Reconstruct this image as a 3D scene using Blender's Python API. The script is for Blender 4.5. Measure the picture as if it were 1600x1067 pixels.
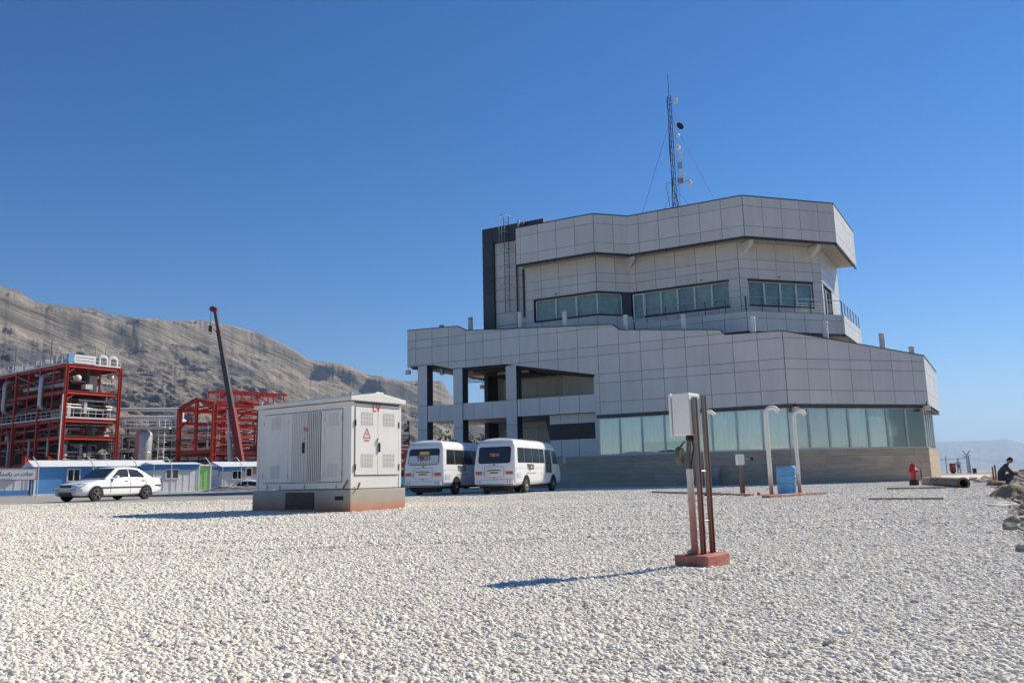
import bpy, bmesh, math, random
import numpy as np
from math import sin, cos, tan, radians, pi, sqrt, atan2
from mathutils import Vector, Matrix, noise as mnoise
random.seed(7); rng = np.random.default_rng(11)
scene = bpy.context.scene
for o in list(bpy.data.objects): bpy.data.objects.remove(o, do_unlink=True)
COL = scene.collection

# ---------------------------------------------------------------- camera
CAM_H = 0.8; PITCH = radians(9.6); ROLL = radians(1.24); FPX = 1244.0
fw = Vector((0, cos(PITCH), sin(PITCH))); r0 = Vector((1, 0, 0)); u0 = Vector((0, -sin(PITCH), cos(PITCH)))
rt = r0 * cos(ROLL) - u0 * sin(ROLL); up = u0 * cos(ROLL) + r0 * sin(ROLL)
cd = bpy.data.cameras.new('camera'); cam = bpy.data.objects.new('camera', cd); COL.objects.link(cam)
M = Matrix((rt, up, -fw)).transposed().to_4x4(); M.translation = (0, 0, CAM_H); cam.matrix_world = M
cd.sensor_width = 36; cd.lens = 36 * FPX / 1600; cd.clip_start = 0.05; cd.clip_end = 60000
scene.camera = cam
# ---------------------------------------------------------------- sky, sun, exposure
SUN_AZ = radians(58); SUN_EL = radians(37)
world = bpy.data.worlds.new('World'); scene.world = world; world.use_nodes = True
wn = world.node_tree; wn.nodes.clear()
sky = wn.nodes.new('ShaderNodeTexSky'); sky.sky_type = 'NISHITA'; sky.sun_disc = False
sky.sun_elevation = SUN_EL; sky.sun_rotation = SUN_AZ; sky.altitude = 300; sky.air_density = 1.0; sky.dust_density = 0.0; sky.ozone_density = 6.0
bg = wn.nodes.new('ShaderNodeBackground'); bg.inputs['Strength'].default_value = 0.072
wo = wn.nodes.new('ShaderNodeOutputWorld')
hsv = wn.nodes.new('ShaderNodeHueSaturation'); hsv.inputs['Saturation'].default_value = 1.32; hsv.inputs['Hue'].default_value = .507
wn.links.new(sky.outputs[0], hsv.inputs['Color']); wn.links.new(hsv.outputs[0], bg.inputs[0]); wn.links.new(bg.outputs[0], wo.inputs[0])
sd = bpy.data.lights.new('sun', 'SUN'); sd.energy = 5.0; sd.angle = radians(0.53); sd.color = (1.0, 0.91, 0.77)
sun = bpy.data.objects.new('sun', sd); COL.objects.link(sun)
sdir = Vector((sin(SUN_AZ) * cos(SUN_EL), cos(SUN_AZ) * cos(SUN_EL), sin(SUN_EL)))
sun.rotation_euler = (-sdir).to_track_quat('-Z', 'Y').to_euler(); sun.location = sdir * 200
vs = scene.view_settings; vs.view_transform = 'Standard'; vs.look = 'None'; vs.exposure = 0.57; vs.gamma = 1; vs.use_curve_mapping = False
scene.render.engine = 'CYCLES'

# ---------------------------------------------------------------- pixel -> world helpers (used to work out real positions)
def ray(x, y): return fw + rt * ((x - 800) / FPX) - up * ((y - 533.5) / FPX)
def gnd(x, y, z=0.0):
    d = ray(x, y); t = (z - CAM_H) / d.z; return Vector((d.x * t, d.y * t, z))
def atY(x, y, Y):
    d = ray(x, y); t = Y / d.y; return Vector((d.x * t, Y, CAM_H + d.z * t))

# ---------------------------------------------------------------- materials
MATS = {}
def mat(name, col, rough=0.6, metal=0.0, var=0.0, vscale=3.0, bump=0.0, bscale=30.0, rand=0.0, col2=None, stretch=None, spec=0.5, detail=4.0, coat=0.0):
    if name in MATS: return MATS[name]
    m = bpy.data.materials.new(name); m.use_nodes = True; nt = m.node_tree; N = nt.nodes; Lk = nt.links
    b = N['Principled BSDF']; b.inputs['Roughness'].default_value = rough; b.inputs['Metallic'].default_value = metal
    b.inputs['Specular IOR Level'].default_value = spec; b.inputs['Coat Weight'].default_value = coat
    b.inputs['Base Color'].default_value = (*col, 1)
    tc = N.new('ShaderNodeTexCoord'); src = tc.outputs['Object']
    if stretch:
        mp = N.new('ShaderNodeMapping'); mp.inputs['Scale'].default_value = stretch; Lk.new(src, mp.inputs[0]); src = mp.outputs[0]
    out = None
    if var > 0 or col2:
        n = N.new('ShaderNodeTexNoise'); n.inputs['Scale'].default_value = vscale; n.inputs['Detail'].default_value = detail; n.inputs['Roughness'].default_value = 0.62
        Lk.new(src, n.inputs['Vector'])
        cr = N.new('ShaderNodeValToRGB'); cr.color_ramp.elements[0].position = 0.34; cr.color_ramp.elements[1].position = 0.68
        c2 = col2 if col2 else tuple(c * (1 - var) for c in col)
        cr.color_ramp.elements[0].color = (*c2, 1); cr.color_ramp.elements[1].color = (*(tuple(min(1, c * (1 + var * .5)) for c in col) if not col2 else col), 1)
        Lk.new(n.outputs['Fac'], cr.inputs[0]); out = cr.outputs[0]
        rr = N.new('ShaderNodeMapRange'); rr.inputs[3].default_value = min(1, rough + .1); rr.inputs[4].default_value = max(.03, rough - .1)
        Lk.new(n.outputs['Fac'], rr.inputs[0]); Lk.new(rr.outputs[0], b.inputs['Roughness'])
    if rand > 0:
        oi = N.new('ShaderNodeObjectInfo'); mr = N.new('ShaderNodeMapRange'); mr.inputs[3].default_value = 1 - rand; mr.inputs[4].default_value = 1 + rand * .6
        Lk.new(oi.outputs['Random'], mr.inputs[0])
        hs = N.new('ShaderNodeHueSaturation'); Lk.new(mr.outputs[0], hs.inputs['Value'])
        if out: Lk.new(out, hs.inputs['Color'])
        else: hs.inputs['Color'].default_value = (*col, 1)
        out = hs.outputs[0]
    if out: Lk.new(out, b.inputs['Base Color'])
    if bump > 0:
        n2 = N.new('ShaderNodeTexNoise'); n2.inputs['Scale'].default_value = bscale; n2.inputs['Detail'].default_value = 5; Lk.new(src, n2.inputs['Vector'])
        bp = N.new('ShaderNodeBump'); bp.inputs['Strength'].default_value = bump; bp.inputs['Distance'].default_value = 0.02
        Lk.new(n2.outputs['Fac'], bp.inputs['Height']); Lk.new(bp.outputs[0], b.inputs['Normal'])
    MATS[name] = m; return m
def glassmat(name, tint, refl=0.12, rough=0.03):
    m = bpy.data.materials.new(name); m.use_nodes = True; nt = m.node_tree; N = nt.nodes; Lk = nt.links
    N.remove(N['Principled BSDF']); out = N['Material Output']
    tr = N.new('ShaderNodeBsdfTransparent'); tr.inputs[0].default_value = (*tint, 1)
    gl = N.new('ShaderNodeBsdfGlossy'); gl.inputs['Roughness'].default_value = rough; gl.inputs[0].default_value = (.96, .97, .93, 1)
    n = N.new('ShaderNodeTexNoise'); n.inputs['Scale'].default_value = .5; n.inputs['Detail'].default_value = 1
    tc = N.new('ShaderNodeTexCoord'); Lk.new(tc.outputs['Object'], n.inputs['Vector'])
    bp = N.new('ShaderNodeBump'); bp.inputs['Strength'].default_value = .05; bp.inputs['Distance'].default_value = .05; Lk.new(n.outputs['Fac'], bp.inputs['Height']); Lk.new(bp.outputs[0], gl.inputs['Normal'])
    fr = N.new('ShaderNodeFresnel'); fr.inputs[0].default_value = 1.5
    ad = N.new('ShaderNodeMath'); ad.operation = 'ADD'; ad.inputs[1].default_value = refl; ad.use_clamp = True; Lk.new(fr.outputs[0], ad.inputs[0])
    mx = N.new('ShaderNodeMixShader'); Lk.new(ad.outputs[0], mx.inputs[0]); Lk.new(tr.outputs[0], mx.inputs[1]); Lk.new(gl.outputs[0], mx.inputs[2]); Lk.new(mx.outputs[0], out.inputs[0])
    MATS[name] = m; return m
def zramp(name, stops, rough=.6, metal=0.0, var=.25, vscale=9.0):
    """paint that changes colour with height (primer, splash dirt), broken up by noise"""
    m = mat(name, stops[0][1], rough, metal); nt = m.node_tree; N = nt.nodes; Lk = nt.links; b = N['Principled BSDF']
    tc = N.new('ShaderNodeTexCoord'); sp = N.new('ShaderNodeSeparateXYZ'); Lk.new(tc.outputs['Object'], sp.inputs[0])
    n = N.new('ShaderNodeTexNoise'); n.inputs['Scale'].default_value = vscale; n.inputs['Detail'].default_value = 5; Lk.new(tc.outputs['Object'], n.inputs['Vector'])
    zmax = stops[-1][0]
    a = N.new('ShaderNodeMath'); a.operation = 'MULTIPLY_ADD'; a.inputs[1].default_value = var * zmax; Lk.new(n.outputs['Fac'], a.inputs[0]); 
    s2 = N.new('ShaderNodeMath'); s2.operation = 'SUBTRACT'; s2.inputs[1].default_value = var * zmax * .5; Lk.new(sp.outputs['Z'], s2.inputs[0]); Lk.new(s2.outputs[0], a.inputs[2])
    d = N.new('ShaderNodeMath'); d.operation = 'DIVIDE'; d.inputs[1].default_value = zmax; Lk.new(a.outputs[0], d.inputs[0])
    cr = N.new('ShaderNodeValToRGB'); e = cr.color_ramp.elements
    while len(e) < len(stops): e.new(.5)
    for i, (z, c) in enumerate(stops): e[i].position = z / zmax; e[i].color = (*c, 1)
    Lk.new(d.outputs[0], cr.inputs[0]); Lk.new(cr.outputs[0], b.inputs['Base Color']); return m

mat('panel', (.645, .62, .585), .40, .0, var=.07, vscale=1.1, rand=.055, detail=6, stretch=(1, 1, .16))
mat('joint', (.10, .10, .105), .8)
mat('dark_clad', (.055, .058, .066), .5, .1, var=.2, vscale=.7, rand=.1)
mat('dark_trim', (.05, .05, .052), .55, .2, var=.2)
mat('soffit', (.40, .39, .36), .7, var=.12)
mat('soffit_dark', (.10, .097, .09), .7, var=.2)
mat('plinth_stone', (.53, .41, .295), .75, var=.25, vscale=1.3, stretch=(.6, .6, 7), rand=.10, bump=.25, bscale=8, col2=(.40, .315, .235))
mat('alu', (.55, .56, .57), .4, .5, var=.1)
mat('white_frame', (.72, .72, .70), .45, var=.08)
mat('curtain', (.90, .89, .84), .9, var=.12, vscale=1.5, stretch=(1, 1, .15), rand=.1)
mat('curtain_dark', (.05, .075, .08), .9, var=.3)
mat('blind', (.68, .70, .67), .85, var=.15, rand=.15)
mat('interior', (.10, .11, .11), .9)
glassmat('glass', (.985, .99, .98), .15)
glassmat('glass_dark', (.82, .88, .87), .0)
mat('roof_felt', (.30, .29, .28), .9, var=.2, bump=.2)
mat('vent_white', (.80, .78, .73), .5, var=.15, vscale=2)
mat('steel_dark', (.07, .075, .085), .5, .6)
mat('steel_grey', (.36, .37, .38), .45, .6, var=.2)
mat('galv', (.50, .51, .52), .5, .5, var=.25, vscale=4)
mat('concrete', (.43, .40, .35), .88, var=.3, vscale=2.2, bump=.4, bscale=18)
zramp('plinth_concrete', [(0, (.46, .18, .10)), (.14, (.46, .24, .15)), (.30, (.38, .33, .27)), (.62, (.42, .385, .33))], .88, var=.5, vscale=2.4)
mat('cabinet_white', (.72, .70, .65), .42, var=.07, vscale=1.4, bump=.02, bscale=4, detail=8)
mat('cabinet_gap', (.10, .105, .105), .7)
mat('cabinet_slot', (.42, .42, .41), .7)
mat('pipe_old', (.13, .105, .09), .85, var=.4, vscale=5, col2=(.22, .19, .165))
mat('wire', (.05, .05, .055), .8)
mat('black_plastic', (.015, .015, .017), .45)
mat('red_paint', (.55, .03, .025), .5)
mat('rust', (.20, .085, .05), .85, var=.4, vscale=12)
mat('red_hydrant', (.55, .015, .02), .32, var=.2, vscale=5)
mat('blue_plastic', (.17, .44, .70), .5, var=.35, vscale=3, stretch=(1, 1, 4), col2=(.09, .30, .55))
zramp('post_steel', [(0, (.20, .055, .035)), (.35, (.21, .075, .055)), (.75, (.21, .155, .13)), (1.5, (.23, .22, .205))], .7, .1, var=.35)
zramp('conduit_pvc', [(0, (.33, .09, .06)), (.4, (.38, .2, .15)), (.75, (.58, .54, .47)), (1.0, (.6, .57, .5))], .7, var=.4)
zramp('goose_paint', [(0, (.30, .09, .055)), (.3, (.42, .24, .18)), (.8, (.76, .72, .64)), (2.9, (.80, .76, .68))], .6, var=.14, vscale=5)
mat('base_red', (.33, .085, .06), .85, var=.35, vscale=9, bump=.4, bscale=30, col2=(.40, .2, .15))
mat('kerb_red', (.30, .12, .085), .9, var=.4, vscale=5, bump=.4, col2=(.42, .36, .31))
mat('cable', (.17, .145, .09), .6, var=.3, vscale=20)
mat('cable_dark', (.03, .03, .03), .5)
mat('bus_white', (.78, .785, .78), .28, var=.06, vscale=1.2, coat=.3)
mat('car_white', (.80, .805, .80), .22, var=.04, vscale=1.0, coat=.5)
mat('glass_tint', (.022, .026, .026), .06, spec=.8)
mat('rubber', (.02, .02, .02), .85, var=.3)
mat('chassis', (.035, .03, .027), .9, var=.4)
mat('rim', (.55, .55, .56), .3, .8, var=.1)
mat('rim_dusty', (.48, .46, .43), .6, .2, var=.3)
mat('lamp_red', (.42, .02, .015), .2, spec=.7)
mat('lamp_orange', (.75, .17, .03), .2)
mat('lamp_clear', (.62, .64, .66), .15)
mat('plate_yellow', (.72, .42, .03), .5, var=.15, vscale=12)
mat('text_dark', (.05, .045, .055), .6)
mat('text_orange', (.65, .2, .08), .6)
mat('film_white', (.52, .55, .58), .35)
mat('red_steel', (.54, .052, .022), .55, var=.25, vscale=1.2, rand=.18)
mat('pipe_silver', (.50, .50, .49), .38, .55, var=.2, rand=.25)
mat('pipe_white', (.66, .66, .63), .5, var=.15, rand=.15)
mat('pipe_dark', (.10, .095, .085), .7, var=.3, rand=.4)
mat('deck', (.075, .06, .05), .85, var=.3)
mat('rail_white', (.72, .72, .70), .5)
mat('crane_boom', (.075, .065, .06), .55, .2, var=.25)
mat('crane_red', (.22, .022, .02), .5, var=.2)
mat('crane_yellow', (.55, .40, .05), .5)
mat('cabin_blue', (.085, .27, .58), .55, var=.14, vscale=.8)
mat('cabin_white', (.70, .71, .70), .55, var=.12, vscale=.7)
mat('cabin_green', (.26, .56, .20), .6, var=.1)
mat('cabin_shade_blue', (.02, .06, .16), .7)
mat('sign_white', (.80, .80, .78), .5)
mat('dish_dark', (.025, .025, .028), .6)
mat('antenna_cream', (.80, .79, .75), .5)
mat('skin', (.36, .20, .13), .6); mat('hair', (.02, .015, .012), .6)
mat('shirt_pale', (.62, .60, .62), .85); mat('trouser_grey', (.20, .20, .19), .9)
mat('jacket_green', (.055, .065, .05), .9, var=.3); mat('jeans', (.05, .06, .09), .9)
mat('rock', (.42, .36, .29), .92, var=.4, vscale=4, bump=.6, bscale=9, rand=.25)
mat('rock_red', (.36, .22, .16), .92, var=.4, vscale=4, bump=.6, bscale=9, rand=.2)
mat('leaf', (.045, .07, .03), .8, var=.4, vscale=2)
mat('dry_brush', (.24, .19, .12), .95, var=.4, vscale=6)
mat('bark', (.10, .075, .05), .9)
mat('yellow_paint', (.55, .36, .06), .5, var=.2)
mat('pale_truck', (.66, .60, .48), .6, var=.1)

# ---------------------------------------------------------------- mesh builder
class MB:
    def __init__(s): s.v = []; s.f = []; s.sm = []
    def add(s, vs, fs, smooth=False):
        k = len(s.v); s.v += [tuple(p) for p in vs]; s.f += [tuple(i + k for i in f) for f in fs]; s.sm += [smooth] * len(fs); return s
    def box(s, c, size, R=None):
        x, y, z = (d / 2 for d in size); c = Vector(c)
        P = [Vector((a * x, b * y, e * z)) for a in (-1, 1) for b in (-1, 1) for e in (-1, 1)]
        if R is not None: P = [R @ p for p in P]
        return s.add([p + c for p in P], [(0, 1, 3, 2), (4, 6, 7, 5), (0, 4, 5, 1), (2, 3, 7, 6), (0, 2, 6, 4), (1, 5, 7, 3)])
    def box2(s, lo, hi): return s.box([(a + b) / 2 for a, b in zip(lo, hi)], [abs(b - a) for a, b in zip(lo, hi)])
    def beam(s, p, q, w, h=None, upv=(0, 0, 1)):
        p = Vector(p); q = Vector(q); d = q - p; L = d.length
        if L < 1e-6: return s
        d /= L; h = h or w; u = Vector(upv)
        if abs(d.dot(u)) > .98: u = Vector((1, 0, 0))
        x = d.cross(u).normalized(); z = x.cross(d).normalized()
        return s.box((p + q) / 2, (w, L, h), Matrix((x, d, z)).transposed())
    def prism(s, pts, ext, smooth=False):
        P = [Vector(p) for p in pts]; e = Vector(ext); n = Vector((0, 0, 0))
        for i in range(len(P)):
            a, b = P[i], P[(i + 1) % len(P)]; n += a.cross(b)
        if n.dot(e) > 0: P.reverse()
        k = len(P)
        return s.add(P + [p + e for p in P], [tuple(range(k)), tuple(range(2 * k - 1, k - 1, -1))] + [(i, i + k, (i + 1) % k + k, (i + 1) % k) for i in range(k)], smooth)
    def tube(s, pts, r, n=8, cap=True):
        P = [Vector(p) for p in pts]; k = len(P); rs = r if isinstance(r, (list, tuple)) else [r] * k
        vs = []; fs = []; pu = None
        for i in range(k):
            d = (P[min(i + 1, k - 1)] - P[max(i - 1, 0)]).normalized()
            if pu is None:
                a = Vector((0, 0, 1)) if abs(d.z) < .9 else Vector((1, 0, 0)); u = d.cross(a).normalized()
            else:
                u = (pu - d * pu.dot(d)).normalized()
            pu = u; w = d.cross(u)
            for j in range(n):
                t = 2 * pi * j / n; vs.append(P[i] + (u * cos(t) + w * sin(t)) * rs[i])
        for i in range(k - 1):
            for j in range(n):
                a = i * n + j; b = i * n + (j + 1) % n; fs.append((a, b, b + n, a + n))
        if cap: fs.append(tuple(range(n - 1, -1, -1))); fs.append(tuple(range((k - 1) * n, k * n)))
        return s.add(vs, fs, True)
    def lathe(s, prof, c=(0, 0, 0), n=16, axis='z', cap=True):
        """prof: list of (r, h)"""
        vs = []; fs = []; k = len(prof); c = Vector(c)
        for r, h in prof:
            for j in range(n):
                t = 2 * pi * j / n; p = (r * cos(t), r * sin(t), h)
                if axis == 'y': p = (p[0], -p[2], p[1])
                if axis == 'x': p = (p[2], p[0], p[1])
                vs.append(c + Vector(p))
        for i in range(k - 1):
            for j in range(n):
                a = i * n + j; b = i * n + (j + 1) % n; fs.append((a, b, b + n, a + n))
        if cap: fs.append(tuple(range(n - 1, -1, -1))); fs.append(tuple(range((k - 1) * n, k * n)))
        return s.add(vs, fs, True)
    def build(s, name, m, parent=None, bevel=0, angle=38, mesh_only=False):
        me = bpy.data.meshes.new(name); me.from_pydata(s.v, [], s.f)
        me.polygons.foreach_set('use_smooth', s.sm); me.update()
        if any(s.sm): me.set_sharp_from_angle(angle=radians(angle))
        me.materials.append(MATS[m] if isinstance(m, str) else m)
        if mesh_only: return me
        o = bpy.data.objects.new(name, me); COL.objects.link(o)
        if parent: o.parent = parent
        if bevel:
            bv = o.modifiers.new('bevel', 'BEVEL'); bv.width = bevel; bv.segments = 2; bv.limit_method = 'ANGLE'; bv.angle_limit = radians(40)
        return o
def thing(name, label, cat, loc=(0, 0, 0), rz=0.0, group=None):
    o = bpy.data.objects.new(name, None); COL.objects.link(o); o.location = loc; o.rotation_euler = (0, 0, rz); o.empty_display_size = .3
    o['label'] = label; o['category'] = cat
    if group: o['group'] = group
    return o
def tag(o, label, cat, group=None):
    o['label'] = label; o['category'] = cat
    if group: o['group'] = group
    return o
def struct(o): o['kind'] = 'structure'; return o
def copy_tree(o, parent=None):
    c = o.copy(); COL.objects.link(c); c.parent = parent
    for ch in list(o.children): copy_tree(ch, c)
    return c
def textmesh(name, s, size, mtl, parent, frame, depth=.002, bold=0.0, align='CENTER'):
    """flat lettering turned into a mesh; frame = (origin, xdir, ydir)"""
    cu = bpy.data.curves.new(name, 'FONT'); cu.body = s; cu.size = size; cu.align_x = align; cu.align_y = 'CENTER'; cu.extrude = depth; cu.offset = bold
    t = bpy.data.objects.new('tmp', cu); COL.objects.link(t)
    dg = bpy.context.evaluated_depsgraph_get(); me = bpy.data.meshes.new_from_object(t.evaluated_get(dg))
    bpy.data.objects.remove(t, do_unlink=True); bpy.data.curves.remove(cu)
    o, x, y = (Vector(a) for a in frame); x.normalize(); y.normalize(); z = x.cross(y)
    R = Matrix((x, y, z)).transposed().to_4x4(); R.translation = o; me.transform(R)
    me.materials.clear(); me.materials.append(MATS[mtl]); me.name = name
    ob = bpy.data.objects.new(name, me); COL.objects.link(ob); ob.parent = parent; return ob

# ================================================================ GROUND
def ss(a, b, x):
    t = np.clip((np.asarray(x, float) - a) / (b - a), 0, 1); return t * t * (3 - 2 * t)
def hash2(ix, iy, seed=0):
    n = (ix.astype(np.int64) * 374761393 + iy.astype(np.int64) * 668265263 + seed * 974711) & 0x7fffffff
    n = ((n ^ (n >> 13)) * 1274126177) & 0x7fffffff
    n = n ^ (n >> 16); return (n & 0xffff) / 65535.0
def vnoise(x, y, seed=0):
    x = np.asarray(x, float); y = np.asarray(y, float); ix = np.floor(x); iy = np.floor(y); fx = x - ix; fy = y - iy
    fx = fx * fx * fx * (fx * (fx * 6 - 15) + 10); fy = fy * fy * fy * (fy * (fy * 6 - 15) + 10)
    a = hash2(ix, iy, seed); b = hash2(ix + 1, iy, seed); c = hash2(ix, iy + 1, seed); d = hash2(ix + 1, iy + 1, seed)
    return (a + (b - a) * fx) * (1 - fy) + (c + (d - c) * fx) * fy
def fbm(x, y, o=5, seed=0, gain=.5, ridged=False):
    s = 0; a = 1; t = 0
    for i in range(o):
        n = vnoise(x * 2 ** i, y * 2 ** i, seed + i * 17)
        if ridged: n = 1 - np.abs(2 * n - 1)
        s = s + a * n; t += a; a *= gain
    return s / t
def edge_x(y): return .583 * np.asarray(y, float) + .35
def gh(x, y):
    """height of the yard and the land round it"""
    x = np.asarray(x, float); y = np.asarray(y, float)
    z = .15 * ss(24, 30, y) * ss(-5, -11, x) + .035 * (fbm(x * .35, y * .35, 3, 5) - .5)
    for c, k, w in ((13.9, .035, .16), (15.3, .035, .16), (20.2, -.05, .18), (21.7, -.05, .18), (10.2, .22, .15), (11.6, .22, .15)):      # shallow wheel ruts
        q = np.abs(y - c - k * x - .6 * (fbm(x * .12, x * 0 + c, 2, 6) - .5)) / w
        z = z - .022 * np.exp(-q * q) * (x < 20) + .010 * np.exp(-(q - 1.6) ** 2 * 2) * (x < 20)
    z = z + .028 * np.exp(-((x - 1.30) ** 2 + (y - 6.68) ** 2) / .08) + .012 * np.exp(-((x - 1.75) ** 2 + (y - 6.85) ** 2) / .12)
    e = (x - edge_x(y)) / 1.158
    m = ss(0.2, 1.6, e)
    z = z + m * (.40 * (fbm(x * .55, y * .55, 4, 21) - .42) + .10 * (fbm(x * 2.1, y * 2.1, 3, 9) - .5))
    z = z + .28 * ss(.5, 1.8, e) * ss(5.5, 3., e) * ss(16, 22, y)
    z = z - 9 * ss(4.0, 26, e) - 42 * ss(20, 240, e) - 20 * ss(112, 190, y) * ss(30, 60, x)
    return z
def ghs(x, y): return float(gh(np.array([x]), np.array([y]))[0])
def grid_mesh(name, X, Y, Z, mtl, smooth=True):
    ny, nx = X.shape; me = bpy.data.meshes.new(name)
    co = np.stack([X, Y, Z], -1).reshape(-1, 3)
    idx = np.arange(nx * ny).reshape(ny, nx); q = np.stack([idx[:-1, :-1], idx[:-1, 1:], idx[1:, 1:], idx[1:, :-1]], -1).reshape(-1, 4)
    me.vertices.add(len(co)); me.vertices.foreach_set('co', co.ravel())
    me.loops.add(q.size); me.loops.foreach_set('vertex_index', q.ravel().astype(np.int32))
    me.polygons.add(len(q)); me.polygons.foreach_set('loop_start', np.arange(0, q.size, 4, dtype=np.int32)); me.polygons.foreach_set('loop_total', np.full(len(q), 4, dtype=np.int32))
    me.polygons.foreach_set('use_smooth', np.full(len(q), smooth)); me.update(calc_edges=True); me.validate()
    me.materials.append(mtl); o = bpy.data.objects.new(name, me); COL.objects.link(o); return o

def ground_mats():
    # pale crushed limestone: voronoi pebbles for the part beyond the modelled stones
    m = bpy.data.materials.new('gravel_far'); m.use_nodes = True; nt = m.node_tree; N = nt.nodes; K = nt.links; b = N['Principled BSDF']; b.inputs['Roughness'].default_value = .9
    tc = N.new('ShaderNodeTexCoord')
    v = N.new('ShaderNodeTexVoronoi'); v.inputs['Scale'].default_value = 24; K.new(tc.outputs['Object'], v.inputs['Vector'])
    v2 = N.new('ShaderNodeTexVoronoi'); v2.inputs['Scale'].default_value = 7; K.new(tc.outputs['Object'], v2.inputs['Vector'])
    n1 = N.new('ShaderNodeTexNoise'); n1.inputs['Scale'].default_value = .35; n1.inputs['Detail'].default_value = 6; K.new(tc.outputs['Object'], n1.inputs['Vector'])
    mp = N.new('ShaderNodeMapping'); mp.inputs['Scale'].default_value = (.12, 1.6, 1); mp.inputs['Rotation'].default_value = (0, 0, radians(4)); K.new(tc.outputs['Object'], mp.inputs[0])
    n3 = N.new('ShaderNodeTexNoise'); n3.inputs['Scale'].default_value = 1.0; n3.inputs['Detail'].default_value = 5; K.new(mp.outputs[0], n3.inputs['Vector'])
    cr = N.new('ShaderNodeValToRGB'); e = cr.color_ramp.elements; e[0].position = 0; e[0].color = (.62, .57, .48, 1); e[1].position = 1; e[1].color = (.78, .73, .63, 1)
    K.new(v.outputs['Color'], cr.inputs[0])
    mr = N.new('ShaderNodeMapRange'); mr.inputs[1].default_value = .3; mr.inputs[2].default_value = .7; mr.inputs[3].default_value = .86; mr.inputs[4].default_value = 1.06; K.new(n1.outputs['Fac'], mr.inputs[0])
    n4 = N.new('ShaderNodeTexNoise'); n4.inputs['Scale'].default_value = 4.5; n4.inputs['Detail'].default_value = 4; n4.inputs['Roughness'].default_value = .7; K.new(tc.outputs['Object'], n4.inputs['Vector'])
    mr4 = N.new('ShaderNodeMapRange'); mr4.inputs[1].default_value = .36; mr4.inputs[2].default_value = .62; mr4.inputs[3].default_value = .76; mr4.inputs[4].default_value = 1.06; K.new(n4.outputs['Fac'], mr4.inputs[0])
    mr3 = N.new('ShaderNodeMapRange'); mr3.inputs[1].default_value = .3; mr3.inputs[2].default_value = .6; mr3.inputs[3].default_value = .84; mr3.inputs[4].default_value = 1.0; K.new(n3.outputs['Fac'], mr3.inputs[0])
    mm = N.new('ShaderNodeMath'); mm.operation = 'MULTIPLY'; K.new(mr.outputs[0], mm.inputs[0]); K.new(mr3.outputs[0], mm.inputs[1])
    hs = N.new('ShaderNodeHueSaturation'); m5 = N.new('ShaderNodeMath'); m5.operation = 'MULTIPLY'; K.new(mm.outputs[0], m5.inputs[0]); K.new(mr4.outputs[0], m5.inputs[1]); K.new(m5.outputs[0], hs.inputs['Value']); K.new(cr.outputs[0], hs.inputs['Color']); K.new(hs.outputs[0], b.inputs['Base Color'])
    ad = N.new('ShaderNodeMath'); ad.operation = 'MULTIPLY_ADD'; ad.inputs[1].default_value = 2.0; K.new(v2.outputs['Distance'], ad.inputs[0]); K.new(v.outputs['Distance'], ad.inputs[2])
    bp = N.new('ShaderNodeBump'); bp.inputs['Strength'].default_value = .55; bp.inputs['Distance'].default_value = .03; bp.invert = True; K.new(ad.outputs[0], bp.inputs['Height']); K.new(bp.outputs[0], b.inputs['Normal'])
    MATS['gravel_far'] = m
    s = bpy.data.materials.new('gravel_stone'); s.use_nodes = True; N = s.node_tree.nodes; K = s.node_tree.links; b = N['Principled BSDF']; b.inputs['Roughness'].default_value = .85
    oi = N.new('ShaderNodeObjectInfo'); cr = N.new('ShaderNodeValToRGB'); e = cr.color_ramp.elements
    e[0].position = 0; e[0].color = (.46, .39, .30, 1); e[1].position = 1; e[1].color = (.79, .745, .645, 1)
    for p, c in ((.035, (.54, .44, .34)), (.07, (.67, .615, .515)), (.5, (.75, .70, .60))):
        q = e.new(p); q.color = (*c, 1)
    K.new(oi.outputs['Random'], cr.inputs[0])
    tc = N.new('ShaderNodeTexCoord'); n = N.new('ShaderNodeTexNoise'); n.inputs['Scale'].default_value = 2.2; n.inputs['Detail'].default_value = 3; K.new(tc.outputs['Object'], n.inputs['Vector'])
    mr = N.new('ShaderNodeMapRange'); mr.inputs[3].default_value = .86; mr.inputs[4].default_value = 1.1; K.new(n.outputs['Fac'], mr.inputs[0])
    hs = N.new('ShaderNodeHueSaturation'); K.new(mr.outputs[0], hs.inputs['Value']); K.new(cr.outputs[0], hs.inputs['Color']); K.new(hs.outputs[0], b.inputs['Base Color'])
    MATS['gravel_stone'] = s
    mat('dirt', (.31, .25, .19), .95, col2=(.22, .175, .135), vscale=.8, bump=.8, bscale=5, detail=8)
    mat('road_dirt', (.33, .305, .27), .9, col2=(.26, .24, .215), vscale=.35, bump=.3, bscale=9, stretch=(.3, 1.4, 1), detail=7)
ground_mats()

# one sheet out to the horizon
s = np.linspace(-1, 1, 330); bb = math.asinh(28000 / 6.)
gx = 6 * np.sinh(bb * s); gy = 6 * np.sinh(bb * np.linspace(-.42, 1, 300)) + 8
X, Y = np.meshgrid(gx, gy); Z = gh(X, Y) - .06
Z = Z - 30 * ss(250, 1500, Y) * ss(-60, 60, X)
struct(grid_mesh('ground', X, Y, Z, MATS['dirt']))
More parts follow.
